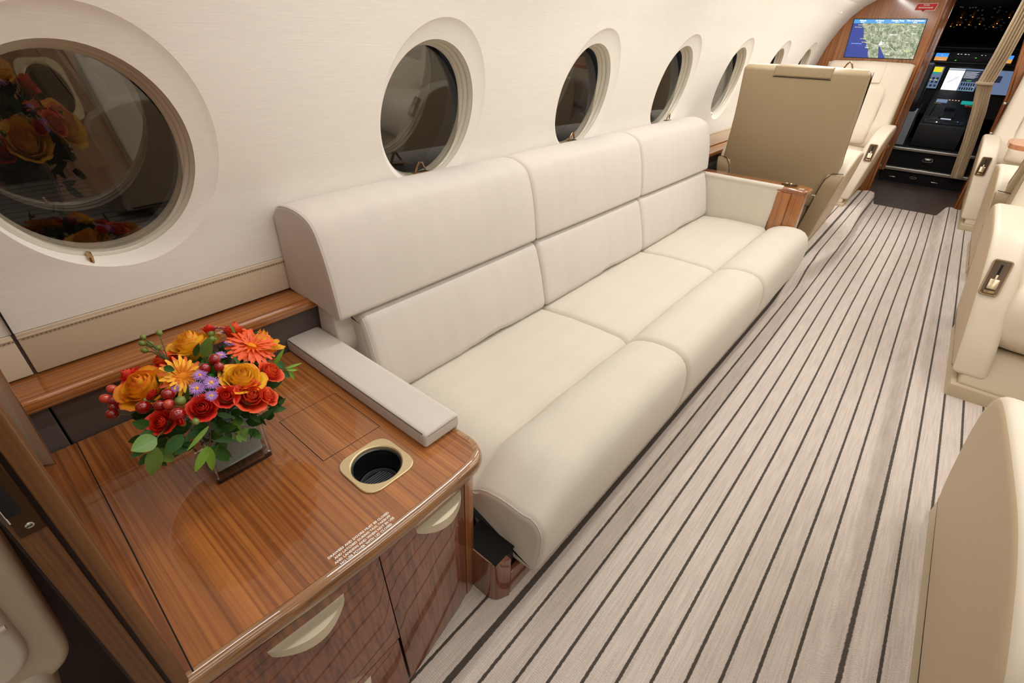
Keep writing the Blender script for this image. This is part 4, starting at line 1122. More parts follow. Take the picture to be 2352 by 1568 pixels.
el('screen_area', 0, 1, 0, 1, 'd_slate'); el('white_strip', .48, .64, .70, 1, 'd_line', 2); el('yellow_block', .68, .96, .76, .99, 'd_yellow', 2); el('teal_block', .64, .9, .68, .76, 'd_teal', 2)
for k in range(3):
    for j in range(3): el('button', .62+.13*j, .70+.13*j, .08+.17*k, .18+.17*k, 'd_dark', 2)
for j in range(2): el('amber_flag', .66+.18*j, .74+.18*j, .38, .41, 'd_yellow', 2)
el = disp('right_display', -.110, -.43, 1.138, .89, 'right screen partly hidden by the curtain')
el('screen_area', 0, 1, 0, 1, 'd_slate'); el('dark_strip', .03, .5, .5, .78, 'd_dark', 2); el('white_shape', .06, .3, .74, .79, 'd_white', 2); el('green_box', .04, .14, .34, .40, 'd_green', 2); el('green_box', .05, .13, .22, .25, 'd_green', 2)
for y1, y0 in ((.448, .322), (.60, .475), (-.155, -.28)):
    el = disp('standby_display', y1, y0, 1.292, 1.214, 'small blue and orange attitude display')
    el('sky_half', 0, 1, .5, 1, 'd_blue'); el('ground_half', 0, 1, 0, .5, 'd_orange'); el('compass_arc', .35, .75, .05, .2, 'd_peach', 2); el('pitch_mark', .45, .55, .7, .75, 'd_white', 2)
rr = random.Random(3)
for k in range(22):
    y = .28-.41*rr.random(); z = 1.218+.07*rr.random()
    Mx = Matrix.Translation((XI-.022, y, z)) @ Matrix.Rotation(-PI/2, 4, 'Y')
    MB().lathe([(.006, 0), (.0055, .010), (0, .010)], seg=10, M=Mx).out('knob', 'cockpit_grey', ip)
for y, z, m_ in ((.235, 1.288, 'd_white'), (.205, 1.287, 'd_line'), (.165, 1.287, 'd_white'), (.135, 1.286, 'd_line'), (.01, 1.284, 'd_line'), (-.02, 1.283, 'd_line'), (.235, 1.222, 'd_green'), (.055, 1.255, 'd_green')):
    MB().box(XI-.0235, XI-.022, y-.008, y+.008, z-.003, z+.003).out('indicator', m_, ip)
for y in (.24, .02): MB().box(XI-.016, XI-.008, y-.04, y+.04, .862, .874).out('name_plate', 'cockpit_grey', ip)

pd = empty('centre_console', (8.3, .07, .32), 'black centre console with throttle levers on the cockpit floor', 'console')
MB().prism(rpoly([(7.98, .318, .01), (7.99, .57, .015), (8.20, .64, .02), (8.52, .80, .02), (8.66, .90), (8.66, .318)], 3), 1, -.150, .292).out('housing', 'cockpit_black', pd, ang=30)
def onped(x): return .57+(x-7.99)*.333 if x < 8.2 else .64+(x-8.2)*.5
rr = random.Random(5)
def pslab(name, x, y, dx, dy, h, mat, par=pd):
    z = onped(x); M = Matrix.Translation((x, y, z)) @ Matrix.Rotation(-math.atan(.5 if x > 8.2 else .333), 4, 'Y')
    return MB().box(-dx, dx, -dy, dy, -.002, h, .002, 1, M=M).out(name, mat, par)
pslab('switch_panel', 8.08, .07, .055, .19, .006, 'cockpit_grey')
pslab('throttle_quadrant', 8.28, .07, .10, .07, .012, 'cockpit_grey')
for y in (.105, .07, .035): pslab('throttle_lever', 8.33, y, .030, .014, .055, 'cockpit_grey')
pslab('left_display_small', 8.50, .185, .035, .055, .006, 'd_slate'); pslab('right_display_small', 8.50, -.06, .035, .055, .006, 'd_teal')
pslab('label_strip', 8.16, .065, .012, .05, .004, 'd_line'); pslab('light_bar', 8.60, .095, .010, .040, .004, 'd_peach'); pslab('light_bar', 8.60, .035, .010, .028, .004, 'd_peach')
for k in range(4): pslab('light_button', 8.53, .115-.03*k, .006, .008, .005, 'd_peach')
for k in range(14): pslab('button', 8.04+.012*(k % 2)+.06*rr.random(), .22-.022*k, .008, .007, .012, 'cockpit_black')
pslab('lit_button', 8.05, .135, .008, .007, .012, 'd_white'); pslab('blue_light', 8.10, -.055, .004, .004, .012, 'd_blue')
pslab('red_guard', 8.42, -.09, .012, .035, .010, 'red_sign')
for y, s_ in ((.215, 1), (-.085, -1)):
    z = onped(8.3)
    MB().tube([(8.22, y+.02*s_, onped(8.22)), (8.27, y+.01*s_, onped(8.27)+.05), (8.31, y, onped(8.31)+.075)], .005, 8).out('side_lever', 'steel', pd)
    MB().tube([(8.31, y-.035, onped(8.31)+.078), (8.31, y+.035, onped(8.31)+.078)], .007, 8).out('lever_grip', 'bronze', pd)

oh = empty('overhead_panel', (8.6, .1, 1.7), 'black overhead switch panel with small amber lights, top of the cockpit doorway', 'overhead panel')
MB().prism([(8.95, 1.50), (8.92, 1.52), (8.25, 1.86), (8.3, 1.92), (9.0, 1.92)], 1, -.35, .50).out('panel_face', 'cockpit_black', oh, smooth=False)
rr = random.Random(11)
def onoh(t, y): return (8.92-.67*t-.004, y, 1.52+.34*t-.004)
for k in range(46):
    t = .08+.6*rr.random(); y = -.18+.58*rr.random(); x, y, z = onoh(t, y)
    MB().box(x-.012, x+.004, y-.010, y+.010, z-.008, z+.008, .002, 1).out('switch', 'cockpit_grey', oh)
for t, y in ((.40, .36), (.42, .255), (.20, .375), (.205, .345), (.21, .262), (.23, .165), (.25, .01), (.16, .03), (.41, -.07), (.44, -.155), (.16, .43)):
    x, y, z = onoh(t, y); MB().box(x-.018, x-.012, y-.005, y+.005, z-.004, z+.003).out('amber_light', 'd_amber', oh)
# cockpit enclosure
ck = tag(MB().box(9.55, 9.6, -1.2, 1.3, .3, 1.95).out('wall_cockpit', 'black_matte'), kind='structure')
tag(MB().box(7.45, 9.54, 1.02, 1.05, .0, 1.9).out('wall_cockpit_left', 'black_matte'), kind='structure'); tag(MB().box(7.45, 9.54, -.9, -.87, .0, 1.9).out('wall_cockpit_right', 'black_matte'), kind='structure')
ps = empty('pilot_seat', (8.0, .5, .32), 'dark pilot seat with a grey side box, left inside the cockpit doorway', 'seat')
MB().prism(rpoly([(7.86, .325, .02), (7.86, .71, .03), (7.98, .73, .02), (8.08, .325, .02)], 4), 1, .355, .50).out('side_box', 'seat_grey', ps)
mb = MB(); cushion(mb, rpoly([(7.95, .55, .03), (7.80, .80, .05), (7.86, 1.20, .05), (7.95, 1.20, .05), (8.02, .60, .03)], 5), 1, .37, .80, .03); mb.out('seat_back', 'cockpit_grey', ps)
mb = MB(); cushion(mb, rpoly([(7.95, .50, .03), (7.95, .60, .03), (8.45, .60, .03), (8.45, .50, .03)], 4), 1, .37, .80, .03); mb.out('seat_cushion', 'cockpit_grey', ps)
MB().tube([(7.88, .345, .36), (7.86, .335, .5), (7.90, .345, .68), (7.93, .34, .78)], .006, 6).out('cable', 'cockpit_grey', ps)
# curtain
ct = empty('curtain', (7.22, -.2, 1.0), 'beige pleated curtain tied back at the right of the cockpit doorway', 'curtain')
rows_ = [(.150, -.205, -.318), (.19, -.200, -.308), (.5, -.165, -.275), (.8, -.115, -.235), (1.0, -.066, -.192), (1.05, -.052, -.176), (1.10, -.058, -.186), (1.3, -.072, -.205), (1.6, -.085, -.215), (1.9, -.095, -.225)]
V = []; nc = 60
for z, a, b in rows_:
    amp = .010 if abs(z-1.05) < .06 else .018
    for lay in (0, 1):
        for k in range(nc+1):
            t = k/nc; V.append((7.22+amp*math.sin(t*2*PI*5.5+z*.6)+.006*math.sin(t*41+z*3)+lay*.004, a+(b-a)*t, z))
F = []; w_ = nc+1
for j in range(len(rows_)-1):
    for k in range(nc):
        a = j*2*w_+k; b = a+2*w_; F.append((a, a+1, b+1, b)); F.append((a+w_, b+w_, b+w_+1, a+w_+1))
    for k in (0, nc): a = j*2*w_+k; b = a+2*w_; F.append((a, b, b+w_, a+w_))
for j in (0, len(rows_)-1):
    for k in range(nc): a = j*2*w_+k; F.append((a, a+w_, a+w_+1, a+1))
obj('pleated_cloth', V, F, 'curtain_cloth', ct, ang=80)
MB().box(7.192, 7.25, -.185, -.040, 1.035, 1.062, .006).out('tie_back', 'curtain_cloth', ct)
jh = empty('grab_handle', (6.34, -.30, .85), 'dark handle with chrome ends on the wooden frame beside the far right seat', 'handle')
MB().tube([(6.325, -.312, .70), (6.325, -.300, .94)], .011, 8).out('grip', 'teak_dark_z', jh)
for z, y in ((.70, -.312), (.94, -.300)): MB().box(6.308, 6.348, y-.02, y+.014, z-.008, z+.010, .003).out('bracket', 'steel', jh)

# ================================================================== VASE AND BOUQUET
vs_ = empty('glass_vase', (.209, .952, .4902), 'clear square glass vase full of water and stems on the wood cabinet', 'vase')
def sq(h, r, z, c=(.209, .952)): return [(x, y, z) for x, y in rpoly([(c[0]-h, c[1]-h, r), (c[0]+h, c[1]-h, r), (c[0]+h, c[1]+h, r), (c[0]-h, c[1]+h, r)], 5)]
lay = [sq(.056, .006, .4903), sq(.0602, .008, .4925), sq(.0602, .008, .497), sq(.0596, .007, .52), sq(.0592, .006, .6035), sq(.0582, .006, .6065), sq(.0560, .006, .6065), sq(.0548, .006, .6035), sq(.0542, .006, .515), sq(.050, .010, .505)]
n = len(lay[0]); V = [p for l_ in lay for p in l_]; F = []
for j in range(len(lay)-1):
    for i in range(n): F.append((j*n+i, j*n+(i+1) % n, (j+1)*n+(i+1) % n, (j+1)*n+i))
F += [tuple(range(n)), tuple(range((len(lay)-1)*n, len(lay)*n))]
obj('glass_body', V, F, 'vase_glass', vs_, ang=40)
lay = [sq(.0495, .010, .5055), sq(.0538, .006, .5155), sq(.0543, .006, .590)]
V = [p for l_ in lay for p in l_]; F = []
for j in range(2):
    for i in range(n): F.append((j*n+i, j*n+(i+1) % n, (j+1)*n+(i+1) % n, (j+1)*n+i))
F += [tuple(range(n)), tuple(range(2*n, 3*n))]
obj('water', V, F, 'water', vs_, ang=40)
MB().prism([(p[0], p[1]) for p in sq(.0588, .006, 0)], 2, .4915, .5040).out('thick_base', 'thick_glass', vs_)
for sx_ in (-1, 1):
    for sy_ in (-1, 1): MB().tube([(.209+sx_*.0555, .952+sy_*.0555, .505), (.209+sx_*.0555, .952+sy_*.0555, .604)], .0036, 10).out('corner_edge', 'thick_glass', vs_)
MB().tube([(p[0], p[1], .6055) for p in sq(.0570, .006, 0)], .0020, 8, closed=True).out('rim', 'thick_glass', vs_)
rr = random.Random(21)
mb = MB()
for k in range(9):
    a = rr.uniform(.005, .042); b = rr.uniform(-.042, .042)
    mb.tube([(.209+a, .952+b, .511+rr.random()*.01), (.209+a*.6+rr.uniform(-.01, .01), .952+b*.6, .56), (.209+rr.uniform(-.03, .03), .952+rr.uniform(-.03, .03), .63)], .0017, 5)
lw = []; q_ = sq(.0505, .010, 0)
MB().prism([(p[0]-.003, p[1]) for p in q_], 2, .5155, .6035).out('leaf_lining', 'lining_leaf', vs_)
st_ = mb.out('stems', 'stem_green', vs_); st_['kind'] = 'stuff'

def leafmesh(name, L_, W_, mat, bend=.25, fold=.18, nv=7):
    V = []; F = []
    for j in range(nv+1):
        v = j/nv; w = W_/2*math.sin(PI*min(1, v**.85))**.75 if 0 < v < 1 else 0
        w = max(w, .0004)
        for u in (-1, -.5, 0, .5, 1):
            V.append((L_*v, u*w, -bend*L_*v*v+fold*abs(u)*w))
    for j in range(nv):
        for i in range(4): F.append((j*5+i, j*5+i+1, (j+1)*5+i+1, (j+1)*5+i))
    return V, F
def orient(a, b, up):
    a = Vector(a); b = Vector(b); x = (b-a).normalized(); up = Vector(up); y = up.cross(x)
    if y.length < 1e-4: y = Vector((0, 1, 0))
    y.normalize(); z = x.cross(y)
    return Matrix.Translation(a) @ Matrix((x, y, z)).transposed().to_4x4()
TOW = Vector((-.1, -.75, .66))    # broad side of the leaves turned outwards
def leaf(parent, a, b, w, mat, bend=.12):
    V, F = leafmesh('l', (Vector(b)-Vector(a)).length*1.02, w, mat, bend)
    M = orient(a, b, TOW+Vector((random.uniform(-.3, .3), random.uniform(-.2, .2), random.uniform(-.2, .2))))
    lf = obj('leaf', [M @ Vector(p) for p in V], F, mat, parent, ang=80)
    return lf
SPR = {
'left': ('leafy_sprig', 'leafy green sprig with broad oval leaves hanging at the left of the vase', [(0.089,0.860,0.690, 0.051,0.848,0.697, 0.0312,1),(0.084,0.860,0.671, 0.055,0.848,0.631, 0.0273,1),(0.081,0.865,0.667, 0.094,0.853,0.630, 0.0232,1),(0.124,0.855,0.677, 0.088,0.843,0.662, 0.0237,0),(0.091,0.880,0.690, 0.066,0.868,0.696, 0.0190,0),(0.066,0.880,0.665, 0.047,0.868,0.670, 0.0126,0),(0.072,0.885,0.649, 0.051,0.873,0.643, 0.0129,0),(0.080,0.885,0.628, 0.084,0.873,0.615, 0.0109,0),(0.088,0.870,0.713, 0.070,0.858,0.738, 0.0186,0)], 'leaf_light'),
'front': ('leafy_sprig', 'narrow-leaved green sprig hanging down over the front of the glass vase', [(0.166,0.850,0.672, 0.119,0.838,0.652, 0.0089,1),(0.151,0.845,0.635, 0.115,0.833,0.603, 0.0168,1),(0.152,0.840,0.635, 0.138,0.828,0.589, 0.0156,1),(0.156,0.845,0.631, 0.173,0.833,0.585, 0.0225,0),(0.159,0.850,0.644, 0.197,0.838,0.619, 0.0112,0),(0.169,0.870,0.646, 0.184,0.858,0.596, 0.0183,0),(0.168,0.865,0.668, 0.120,0.853,0.663, 0.0157,0)], 'leaf_fresh'),
'right': ('leafy_sprig', 'small light green rosette sprig over the right part of the vase front', [(0.183,0.850,0.690, 0.207,0.838,0.673, 0.0111,0),(0.174,0.865,0.667, 0.199,0.853,0.639, 0.0203,0),(0.207,0.860,0.653, 0.208,0.848,0.622, 0.0174,1),(0.208,0.865,0.650, 0.224,0.853,0.634, 0.0117,1),(0.213,0.855,0.621, 0.229,0.843,0.618, 0.0154,1),(0.192,0.870,0.627, 0.194,0.858,0.611, 0.0117,0),(0.197,0.870,0.620, 0.199,0.858,0.604, 0.0095,1),(0.207,0.860,0.616, 0.205,0.848,0.603, 0.0095,1),(0.213,0.860,0.612, 0.215,0.848,0.599, 0.0107,1)], 'leaf_fresh'),
'far': ('leafy_sprig', 'thin bright green sprig poking out at the right edge of the bouquet', [(0.332,0.930,0.680, 0.357,0.918,0.718, 0.0090,1),(0.352,0.920,0.671, 0.384,0.908,0.674, 0.0058,1),(0.353,0.920,0.668, 0.371,0.908,0.662, 0.0073,1),(0.359,0.920,0.663, 0.360,0.908,0.642, 0.0074,1),(0.341,0.940,0.683, 0.355,0.928,0.666, 0.0183,0),(0.344,0.930,0.661, 0.357,0.918,0.647, 0.0158,0),(0.297,0.900,0.663, 0.329,0.888,0.671, 0.0226,0),(0.301,0.900,0.646, 0.309,0.888,0.641, 0.0102,0)], 'leaf_fresh'),
'mid': ('leafy_sprig', 'green leaves standing between the flowers in the middle of the bouquet', [(0.217,0.930,0.763, 0.229,0.918,0.803, 0.0229,1),(0.202,0.930,0.773, 0.211,0.918,0.800, 0.0112,0),(0.150,0.930,0.775, 0.161,0.918,0.768, 0.0130,0),(0.214,0.920,0.735, 0.222,0.908,0.748, 0.0115,0),(0.302,1.000,0.749, 0.296,0.988,0.779, 0.0063,1),(0.152,0.870,0.727, 0.160,0.858,0.761, 0.0054,0),(0.332,1.000,0.730, 0.344,0.988,0.736, 0.0131,0)], 'leaf_light')}
for k_, (nm, lab, lv_, lm) in SPR.items():
    c = Vector(lv_[0][:3]); e = empty(nm, c, lab, 'leaves')
    for (ax, ay, az, bx, by, bz, w_, li) in lv_:
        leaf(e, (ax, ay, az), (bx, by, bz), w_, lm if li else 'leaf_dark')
    pts = [Vector((.209, .952, .60)), Vector((c.x*.5+.209*.5, c.y*.5+.952*.5, .69)), c]
    if k_ == 'front': pts += [Vector((.163, .848, .655)), Vector((.152, .843, .632))]
    if k_ == 'left': pts += [Vector((.082, .866, .668))]
    if k_ == 'right': pts += [Vector((.207, .860, .655)), Vector((.206, .862, .615))]
    if k_ == 'far': pts += [Vector((.352, .920, .670)), Vector((.359, .92, .664))]
    MB().tube(pts, .0013, 5).out('twig', 'twig_brown' if k_ == 'front' else 'stem_green', e)

# dark filler foliage inside the dome
mb = MB(); rr = random.Random(4)
for k in range(260):
    th = rr.uniform(0, 2*PI); ph = rr.uniform(-.15, 1.45); d = Vector((math.cos(th)*math.cos(ph), math.sin(th)*math.cos(ph), math.sin(ph)))
    c = Vector((.205, .955, .622)); s_ = rr.uniform(.55, .80)
    p = c+Vector((d.x*.150*s_, d.y*.150*s_, d.z*.125*s_)); q = p+(d+Vector((rr.uniform(-.6, .6), rr.uniform(-.6, .6), rr.uniform(-.3, .5)))).normalized()*.035
    V, F = leafmesh('l', (q-p).length, .018, '', .2, .2, 4); M = orient(p, q, d)
    mb.add([M @ Vector(v) for v in V], F)
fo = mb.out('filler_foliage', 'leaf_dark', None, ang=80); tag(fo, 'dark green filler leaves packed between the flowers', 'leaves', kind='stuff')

# petal meshes, unit rose radius, axis +z
PET = {}
def petal_mesh(mat, t):
    key = (mat, t)
    if key in PET: return PET[key]
    half = math.radians(78-34*t); nu, nv = 6, 6; V = []; UV = []; F = []
    rnd = random.Random(int(t*100))
    for j in range(nv+1):
        v = j/nv
        for i in range(nu+1):
            u = -1+2*i/nu; wv_ = math.sin(PI*(.12+.62*v))**.8 if v < 1 else .62
            al = u*half*(.25+.75*wv_)
            rho = (.10+.86*t)*(v**.55)*(.97 if t < .5 else 1.0)+(.16*t)*max(0, v-.6)*2.2*(1-.35*abs(u))
            rho *= 1-.75*(1-t)*max(0, v-.55)/.45
            z = (-.55*t)+(1.02-.42*t**1.6+.55*t)*v**(.9)
            z -= t*.42*max(0, v-.72)*2.0
            z -= .10*u*u*v*(1-.3*t); z += .030*math.sin(u*5+t*9)*v; rho += .03*math.sin(u*7+t*5)*v*t
            V.append((rho*math.cos(al), rho*math.sin(al), z-.10)); UV.append((i/nu, v+.10*u*u))
    for j in range(nv):
        for i in range(nu): a = j*(nu+1)+i; F.append((a, a+1, a+nu+2, a+nu+1))
    me = bpy.data.meshes.new('petal'); me.from_pydata(V, [], F); me.materials.append(MAT[mat])
    ul = me.uv_layers.new(name='UVMap')
    for lp in me.loops: ul.data[lp.index].uv = UV[lp.vertex_index]
    for p in me.polygons: p.use_smooth = True
    PET[key] = me; return me
def qn(n, spin=0):
    return Vector((0, 0, 1)).rotation_difference(Vector(n).normalized()) @ Quaternion((0, 0, 1), spin)
def rose(p, nrm, R_, mat, label, name='rose', cat='flower', group=None, rings=((.08, 3), (.18, 3), (.30, 4), (.42, 4), (.54, 5), (.66, 5), (.80, 5), (.95, 5)), sq_=1.0):
    R = R_*1.13; e = empty(name, (0, 0, 0), label, cat, group)
    q = qn(nrm, random.uniform(0, 6)); p = Vector(p)-Vector(nrm).normalized()*R*.42
    e.location = p; e.rotation_mode = 'QUATERNION'; e.rotation_quaternion = q; e.scale = (R, R, R*sq_)
    a = 0
    for t, c in rings:
        for k in range(c):
            o = bpy.data.objects.new('petal', petal_mesh(mat, t)); COL.objects.link(o); o.parent = e
            o.rotation_euler = (random.uniform(-.07, .07), random.uniform(-.07, .07), a+2*PI*k/c+random.uniform(-.15, .15)); s_ = random.uniform(.94, 1.05); o.scale = (s_, s_, s_)
        a += 1.1
    mb = MB(); mb.lathe([(0, -.75), (.14, -.62), (.30, -.45), (.34, -.25), (.10, -.1)], seg=10); o = mb.out('calyx', 'bud_green', None); o.parent = e
    # stem goes down towards the vase mouth
    Mi = (Matrix.Translation(p) @ q.to_matrix().to_4x4() @ Matrix.Diagonal((R, R, R*sq_, 1))).inverted()
    pts = [Mi @ v for v in (p-Vector(nrm).normalized()*R*.6, p*.5+Vector((.209, .952, .64))*.5, Vector((.209, .952, .60)))]
    o = MB().tube(pts, .0017/R, 5).out('stem', 'stem_green', None); o.parent = e
    return e
BIG = [((0.232,1.050,0.742), (0.0,0.10,0.95), 0.0475, 'petal_yellow', 'large yellow and orange rose at the top of the bouquet'),
 ((0.114,0.990,0.724), (-0.30,-0.15,0.86), 0.0445, 'petal_orange', 'large orange rose at the left side of the bouquet'),
 ((0.254,0.876,0.727), (0.15,-0.35,0.88), 0.0390, 'petal_yellow', 'full orange-yellow rose at the right of the bouquet, above the coral roses'),
 ((0.345,0.995,0.716), (0.45,0.10,0.82), 0.0450, 'petal_yellow', 'yellow-orange rose at the back right, behind the orange gerbera')]
for p, n_, r, m_, lab in BIG: rose(p, n_, r, m_, lab)
RED = [((0.166,0.851,0.715), (-0.10,-0.66,0.80), 0.0255, 'petal_red', 'red spray rose above the middle of the vase rim'),
 ((0.209,0.849,0.718), (0.02,-0.57,0.82), 0.0225, 'petal_red', 'red spray rose between the lilac asters and the large coral rose'),
 ((0.247,0.837,0.703), (0.10,-0.65,0.72), 0.0315, 'petal_coral', 'large open coral rose above the right corner of the vase'),
 ((0.313,0.888,0.701), (0.50,-0.45,0.71), 0.0260, 'petal_coral', 'coral rose at the right edge of the bouquet'),
 ((0.105,0.881,0.703), (-0.35,-0.55,0.73), 0.0235, 'petal_red', 'lowest red rose at the left, above the hanging oval leaves'),
 ((0.176,1.051,0.727), (-0.15,0.29,0.86), 0.0300, 'petal_coral', 'orange-red rose at the back left, below the large top rose'),
 ((0.312,1.029,0.748), (0.45,0.21,0.84), 0.0245, 'petal_coral', 'small orange-red rose at the very top right of the bouquet'),
 ((0.271,1.048,0.758), (0.27,0.39,0.88), 0.0150, 'petal_red', 'small dark red rose peeping out at the top of the bouquet'),
 ((0.111,1.051,0.720), (-0.45,0.37,0.76), 0.0240, 'petal_red', 'dark red rose behind the large orange rose at the left'),
 ((0.277,0.834,0.686), (0.51,-0.59,0.60), 0.0190, 'petal_coral', 'loose orange petals beside the large coral rose')]
for p, n_, r, m_, lab in RED: rose(p, n_, r, m_, lab, rings=((.08, 3), (.2, 3), (.34, 4), (.50, 4), (.68, 5), (.92, 5)))
for p, n_, r, lab in (((0.117,0.934,0.728), (.55, -.35, .6), .0150, 'closed red rosebud lying left of centre among the berries'), ((0.129,0.854,0.702), (-0.2,-0.56,0.62), .0150, 'half open red rosebud under the big red berry')):
    rose(p, n_, r, 'petal_red', lab, 'rosebud', rings=((.06, 2), (.2, 3), (.38, 3), (.5, 3)), sq_=1.5)
# gerberas
def gerbera(p, nrm, R, mats, label, npet=22):
    e = empty('gerbera', p, label, 'flower'); e.rotation_mode = 'QUATERNION'; e.rotation_quaternion = qn(nrm)
    def pm(mat, ln, up):
        key = ('g', mat, ln)
        if key in PET: return PET[key]
        V = []; F = []; UV = []
        for j in range(7):
            v = j/6; w_ = .105*math.sin(PI*min(.93, .12+.80*v))**.6
            for u in (-1, 0, 1): V.append((ln*(.14+.86*v), u*w_*ln, up*v-.22*v*v+.02*abs(u)-.0)); UV.append(((u+1)/2, v))
        for j in range(6):
            for i in range(2): F.append((j*3+i, j*3+i+1, j*3+i+4, j*3+i+3))
        me = bpy.data.meshes.new('petal'); me.from_pydata(V, [], F); me.materials.append(MAT[mat]); ul = me.uv_layers.new(name='UVMap')
        for lp in me.loops: ul.data[lp.index].uv = UV[lp.vertex_index]
        for q_ in me.polygons: q_.use_smooth = True
        PET[key] = me; return me
    for ring_, (ln, up) in enumerate(((1.0, .15), (.80, .30), (.5, .36))):
        c = npet if ring_ < 2 else 14
        for k in range(c):
            o = bpy.data.objects.new('petal', pm(mats[ring_ % len(mats)] if ring_ else (mats[k % len(mats)]), ln, up)); COL.objects.link(o); o.parent = e
            o.scale = (R, R, R); o.rotation_euler = (random.uniform(-.15, .15), random.uniform(-.12, .12), 2*PI*k/c+ring_*.15)
    o = MB().lathe([(.20*R, 0), (.21*R, .06*R), (.14*R, .13*R), (0, .15*R)], seg=16).out('flower_eye', 'gerbera_eye', None); o.parent = e
    o = MB().tube([(0, 0, 0), (0, 0, -.06)], .002, 6).out('stem', 'stem_green', None); o.parent = e
gerbera((0.172,0.930,0.742), (.35, -.75, .55), .042, ('petal_gerbera', 'gerbera_yellow'), 'yellow and orange gerbera seen from the side in the middle left of the bouquet')
gerbera((0.316,0.972,0.722), (.15, -.45, .85), .050, ('gerbera_orange', 'gerbera_orange'), 'large orange gerbera in the upper right of the bouquet')
# berries
BER = [(0.079,1.043,0.707, .0082, 'berry_pink', 'topmost berry of the cluster at the far left edge of the bouquet', 'left berries'), (0.063,1.035,0.697, .0090, 'berry_pink', 'leftmost berry of all, in the cluster at the far left edge', 'left berries'),
 (0.072,1.030,0.690, .0097, 'berry_red', 'fat middle berry of the cluster at the far left edge', 'left berries'), (0.060,1.016,0.672, .0096, 'berry_red', 'lowest berry of the cluster at the far left edge', 'left berries'), (0.067,1.023,0.681, .0080, 'berry_red', 'small dark berry squeezed above the lowest of the far left cluster', 'left berries'),
 (0.098,0.927,0.715, .0118, 'berry_red', 'glossy dark red berry directly under the large orange rose at the left', 'rim berries'), (0.118,0.902,0.721, .0100, 'berry_red', 'dark red berry touching the pale pinkish one', 'rim berries'), (0.136,0.908,0.732, .0108, 'berry_red', 'dark red berry right under the yellow gerbera', 'rim berries'),
 (0.232,0.935,0.747, .0111, 'berry_red', 'highest and largest of three red berries at the centre top of the bouquet', 'top berries'), (0.229,0.910,0.743, .0092, 'berry_red', 'smaller red berry just above the full orange-yellow rose', 'top berries'), (0.207,0.918,0.747, .0103, 'berry_red', 'left one of three red berries at the centre top, beside the yellow gerbera', 'top berries')]
SOLO = [(0.129,0.890,0.723, .0095, 'berry_pink', 'pale pinkish red berry left of the central red rose'), (0.131,0.864,0.714, .0128, 'berry_red', 'largest glossy red berry, above the half open rosebud'), (0.302,1.031,0.745, .0097, 'berry_red', 'dark red berry at the top right behind the lilac asters')]
def berry(x, y, z, r, mat, lab, grp=None):
    d = (Vector((x, y, z))-Vector((.205, .955, .60))).normalized()
    e = empty('berry', (x, y, z), lab, 'berry', grp); e.rotation_mode = 'QUATERNION'; e.rotation_quaternion = qn(d)
    prof = [(0, 1.15)]+[(math.sin(a), 1.15*math.cos(a)) for a in [PI*k/10 for k in range(1, 10)]]+[(0, -1.1)]
    o = MB().lathe([(q*r, w_*r) for q, w_ in prof], seg=16).out('fruit', mat, None, ang=80); o.parent = e
    mb = MB()
    for k in range(5):
        M = Matrix.Rotation(2*PI*k/5, 4, 'Z') @ Matrix.Translation((0, 0, -r*1.12)) @ Matrix.Rotation(-.7, 4, 'Y')
        V, F = leafmesh('s', r*1.1, r*.6, '', -.3, .1, 4); mb.add([M @ Vector(v) for v in V], F)
    mb.tube([(0, 0, -r), (0, 0, -r-.03)], .001, 5); o = mb.out('sepals', 'bud_green', None, ang=80); o.parent = e
for (x, y, z, r, m_, lab, g_) in BER: berry(x, y, z, r, m_, lab, g_)
for (x, y, z, r, m_, lab) in SOLO: berry(x, y, z, r, m_, lab)
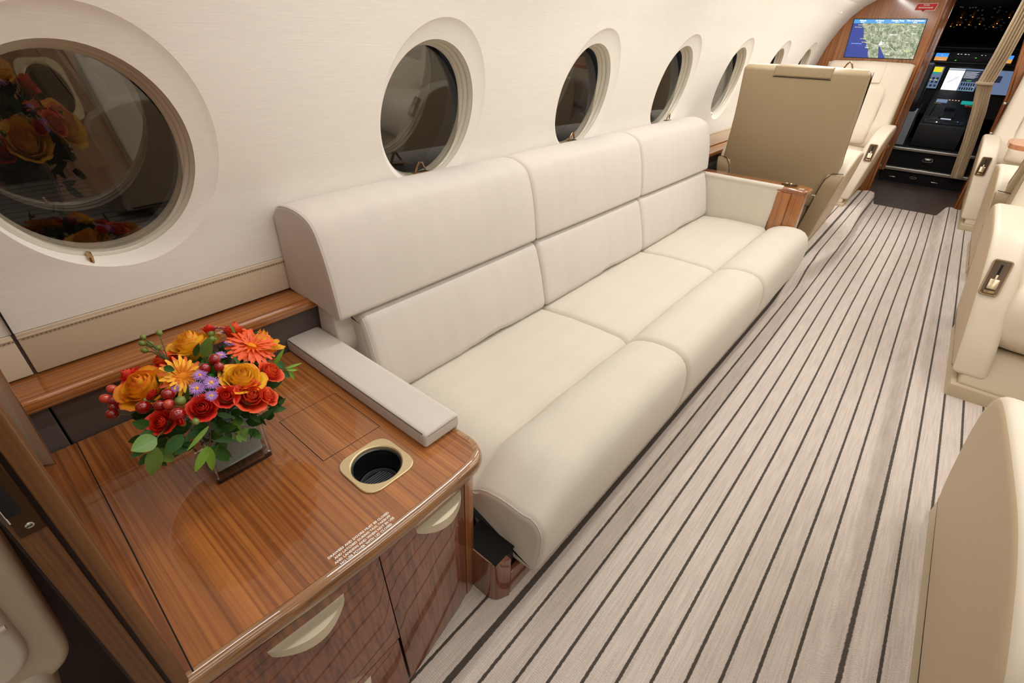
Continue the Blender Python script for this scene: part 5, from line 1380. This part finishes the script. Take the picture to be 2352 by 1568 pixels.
# asters
AST = [(0.176,0.881,0.737, .0150, 'open lilac aster, lower left one of the front centre group', 'front asters'), (0.200,0.878,0.738, .0150, 'open lilac aster, right one of the front centre group', 'front asters'), (0.193,0.903,0.747, .0125, 'lilac aster at the top of the front centre group', 'front asters'), (0.188,0.855,0.727, .0110, 'lilac aster half hidden right above the central red roses', 'front asters'), (0.150,0.909,0.737, .0080, 'tiny lilac aster under the yellow gerbera', 'front asters'),
 (0.287,1.039,0.752, .0150, 'largest lilac aster at the very top of the bouquet', 'top asters'), (0.291,1.030,0.742, .0130, 'lilac aster just below the topmost one', 'top asters'), (0.282,0.986,0.740, .0120, 'lilac aster at the left edge of the large orange gerbera', 'top asters'), (0.246,0.937,0.750, .0110, 'lilac aster beside the highest of the three top berries', 'top asters')]
for (x, y, z, r, lab, g_) in AST:
    if 1:
        d = (Vector((x, y, z))-Vector((.205, .985, .58))).normalized()
        e = empty('aster', (x, y, z), lab, 'flower', g_); e.rotation_mode = 'QUATERNION'; e.rotation_quaternion = qn(d)
        for ri, (ln, up, mt_, c) in enumerate(((1, .10, 'aster_purple', 26), (.8, .32, 'aster_purple', 20), (.42, .35, 'aster_white', 12))):
            mb = MB()
            for k in range(c):
                M = Matrix.Rotation(2*PI*k/c+ri*.1, 4, 'Z') @ Matrix.Rotation(-up*1.2+random.uniform(-.15, .15), 4, 'Y')
                V, F = leafmesh('p', r*ln*random.uniform(.85, 1.1), r*.16, '', .1, .1, 3); mb.add([M @ Vector(v) for v in V], F)
            o = mb.out('ray_petals', mt_, None, ang=80); o.parent = e
        o = MB().lathe([(.22*r, 0), (.18*r, .2*r), (0, .26*r)], seg=10).out('flower_eye', 'gerbera_yellow', None); o.parent = e
# bud sprigs
BUD = {('green flower buds on stalks at the upper left of the bouquet', 'bud_sprig'): [(0.156,1.072,0.762, .0058), (0.167,1.068,0.756, .0064), (0.189,1.070,0.772, .0060), (0.162,1.075,0.772, .0052), (0.154,1.066,0.749, .0062), (0.176,1.062,0.746, .0056)],
 ('green flower buds below the lilac asters at the top of the bouquet', 'bud_sprig'): [(0.250,1.007,0.745, .0066), (0.270,1.030,0.736, .0062), (0.269,1.040,0.748, .0080), (0.262,1.020,0.745, .0060)],
 ('round green bud left of the central red rose', 'bud_sprig'): [(0.145,0.879,0.728, .0090), (0.147,0.841,0.700, .0066)]}
for (lab, nm), ls in BUD.items():
    c = Vector(ls[0][:3]); base = c*.6+Vector((.209, .955, .68))*.4
    e = empty(nm, base, lab, 'flower buds'); mb = MB()
    for (x, y, z, r) in ls:
        p = Vector((x, y, z)); d = (p-base).normalized(); M = Matrix.Translation(p) @ qn(d).to_matrix().to_4x4()
        MB().lathe([(0, -r*1.1), (r*.6, -r*.9), (r, -r*.2), (r*.9, r*.5), (r*.45, r*1.0), (0, r*1.15)], seg=12, M=M).out('bud', 'bud_green', e, ang=80)
        mb.tube([base, base.lerp(p, .6)+Vector((0, 0, .006)), p-d*r], .0011, 5)
    mb.out('stalks', 'stem_green', e)
bpy.context.view_layer.update()
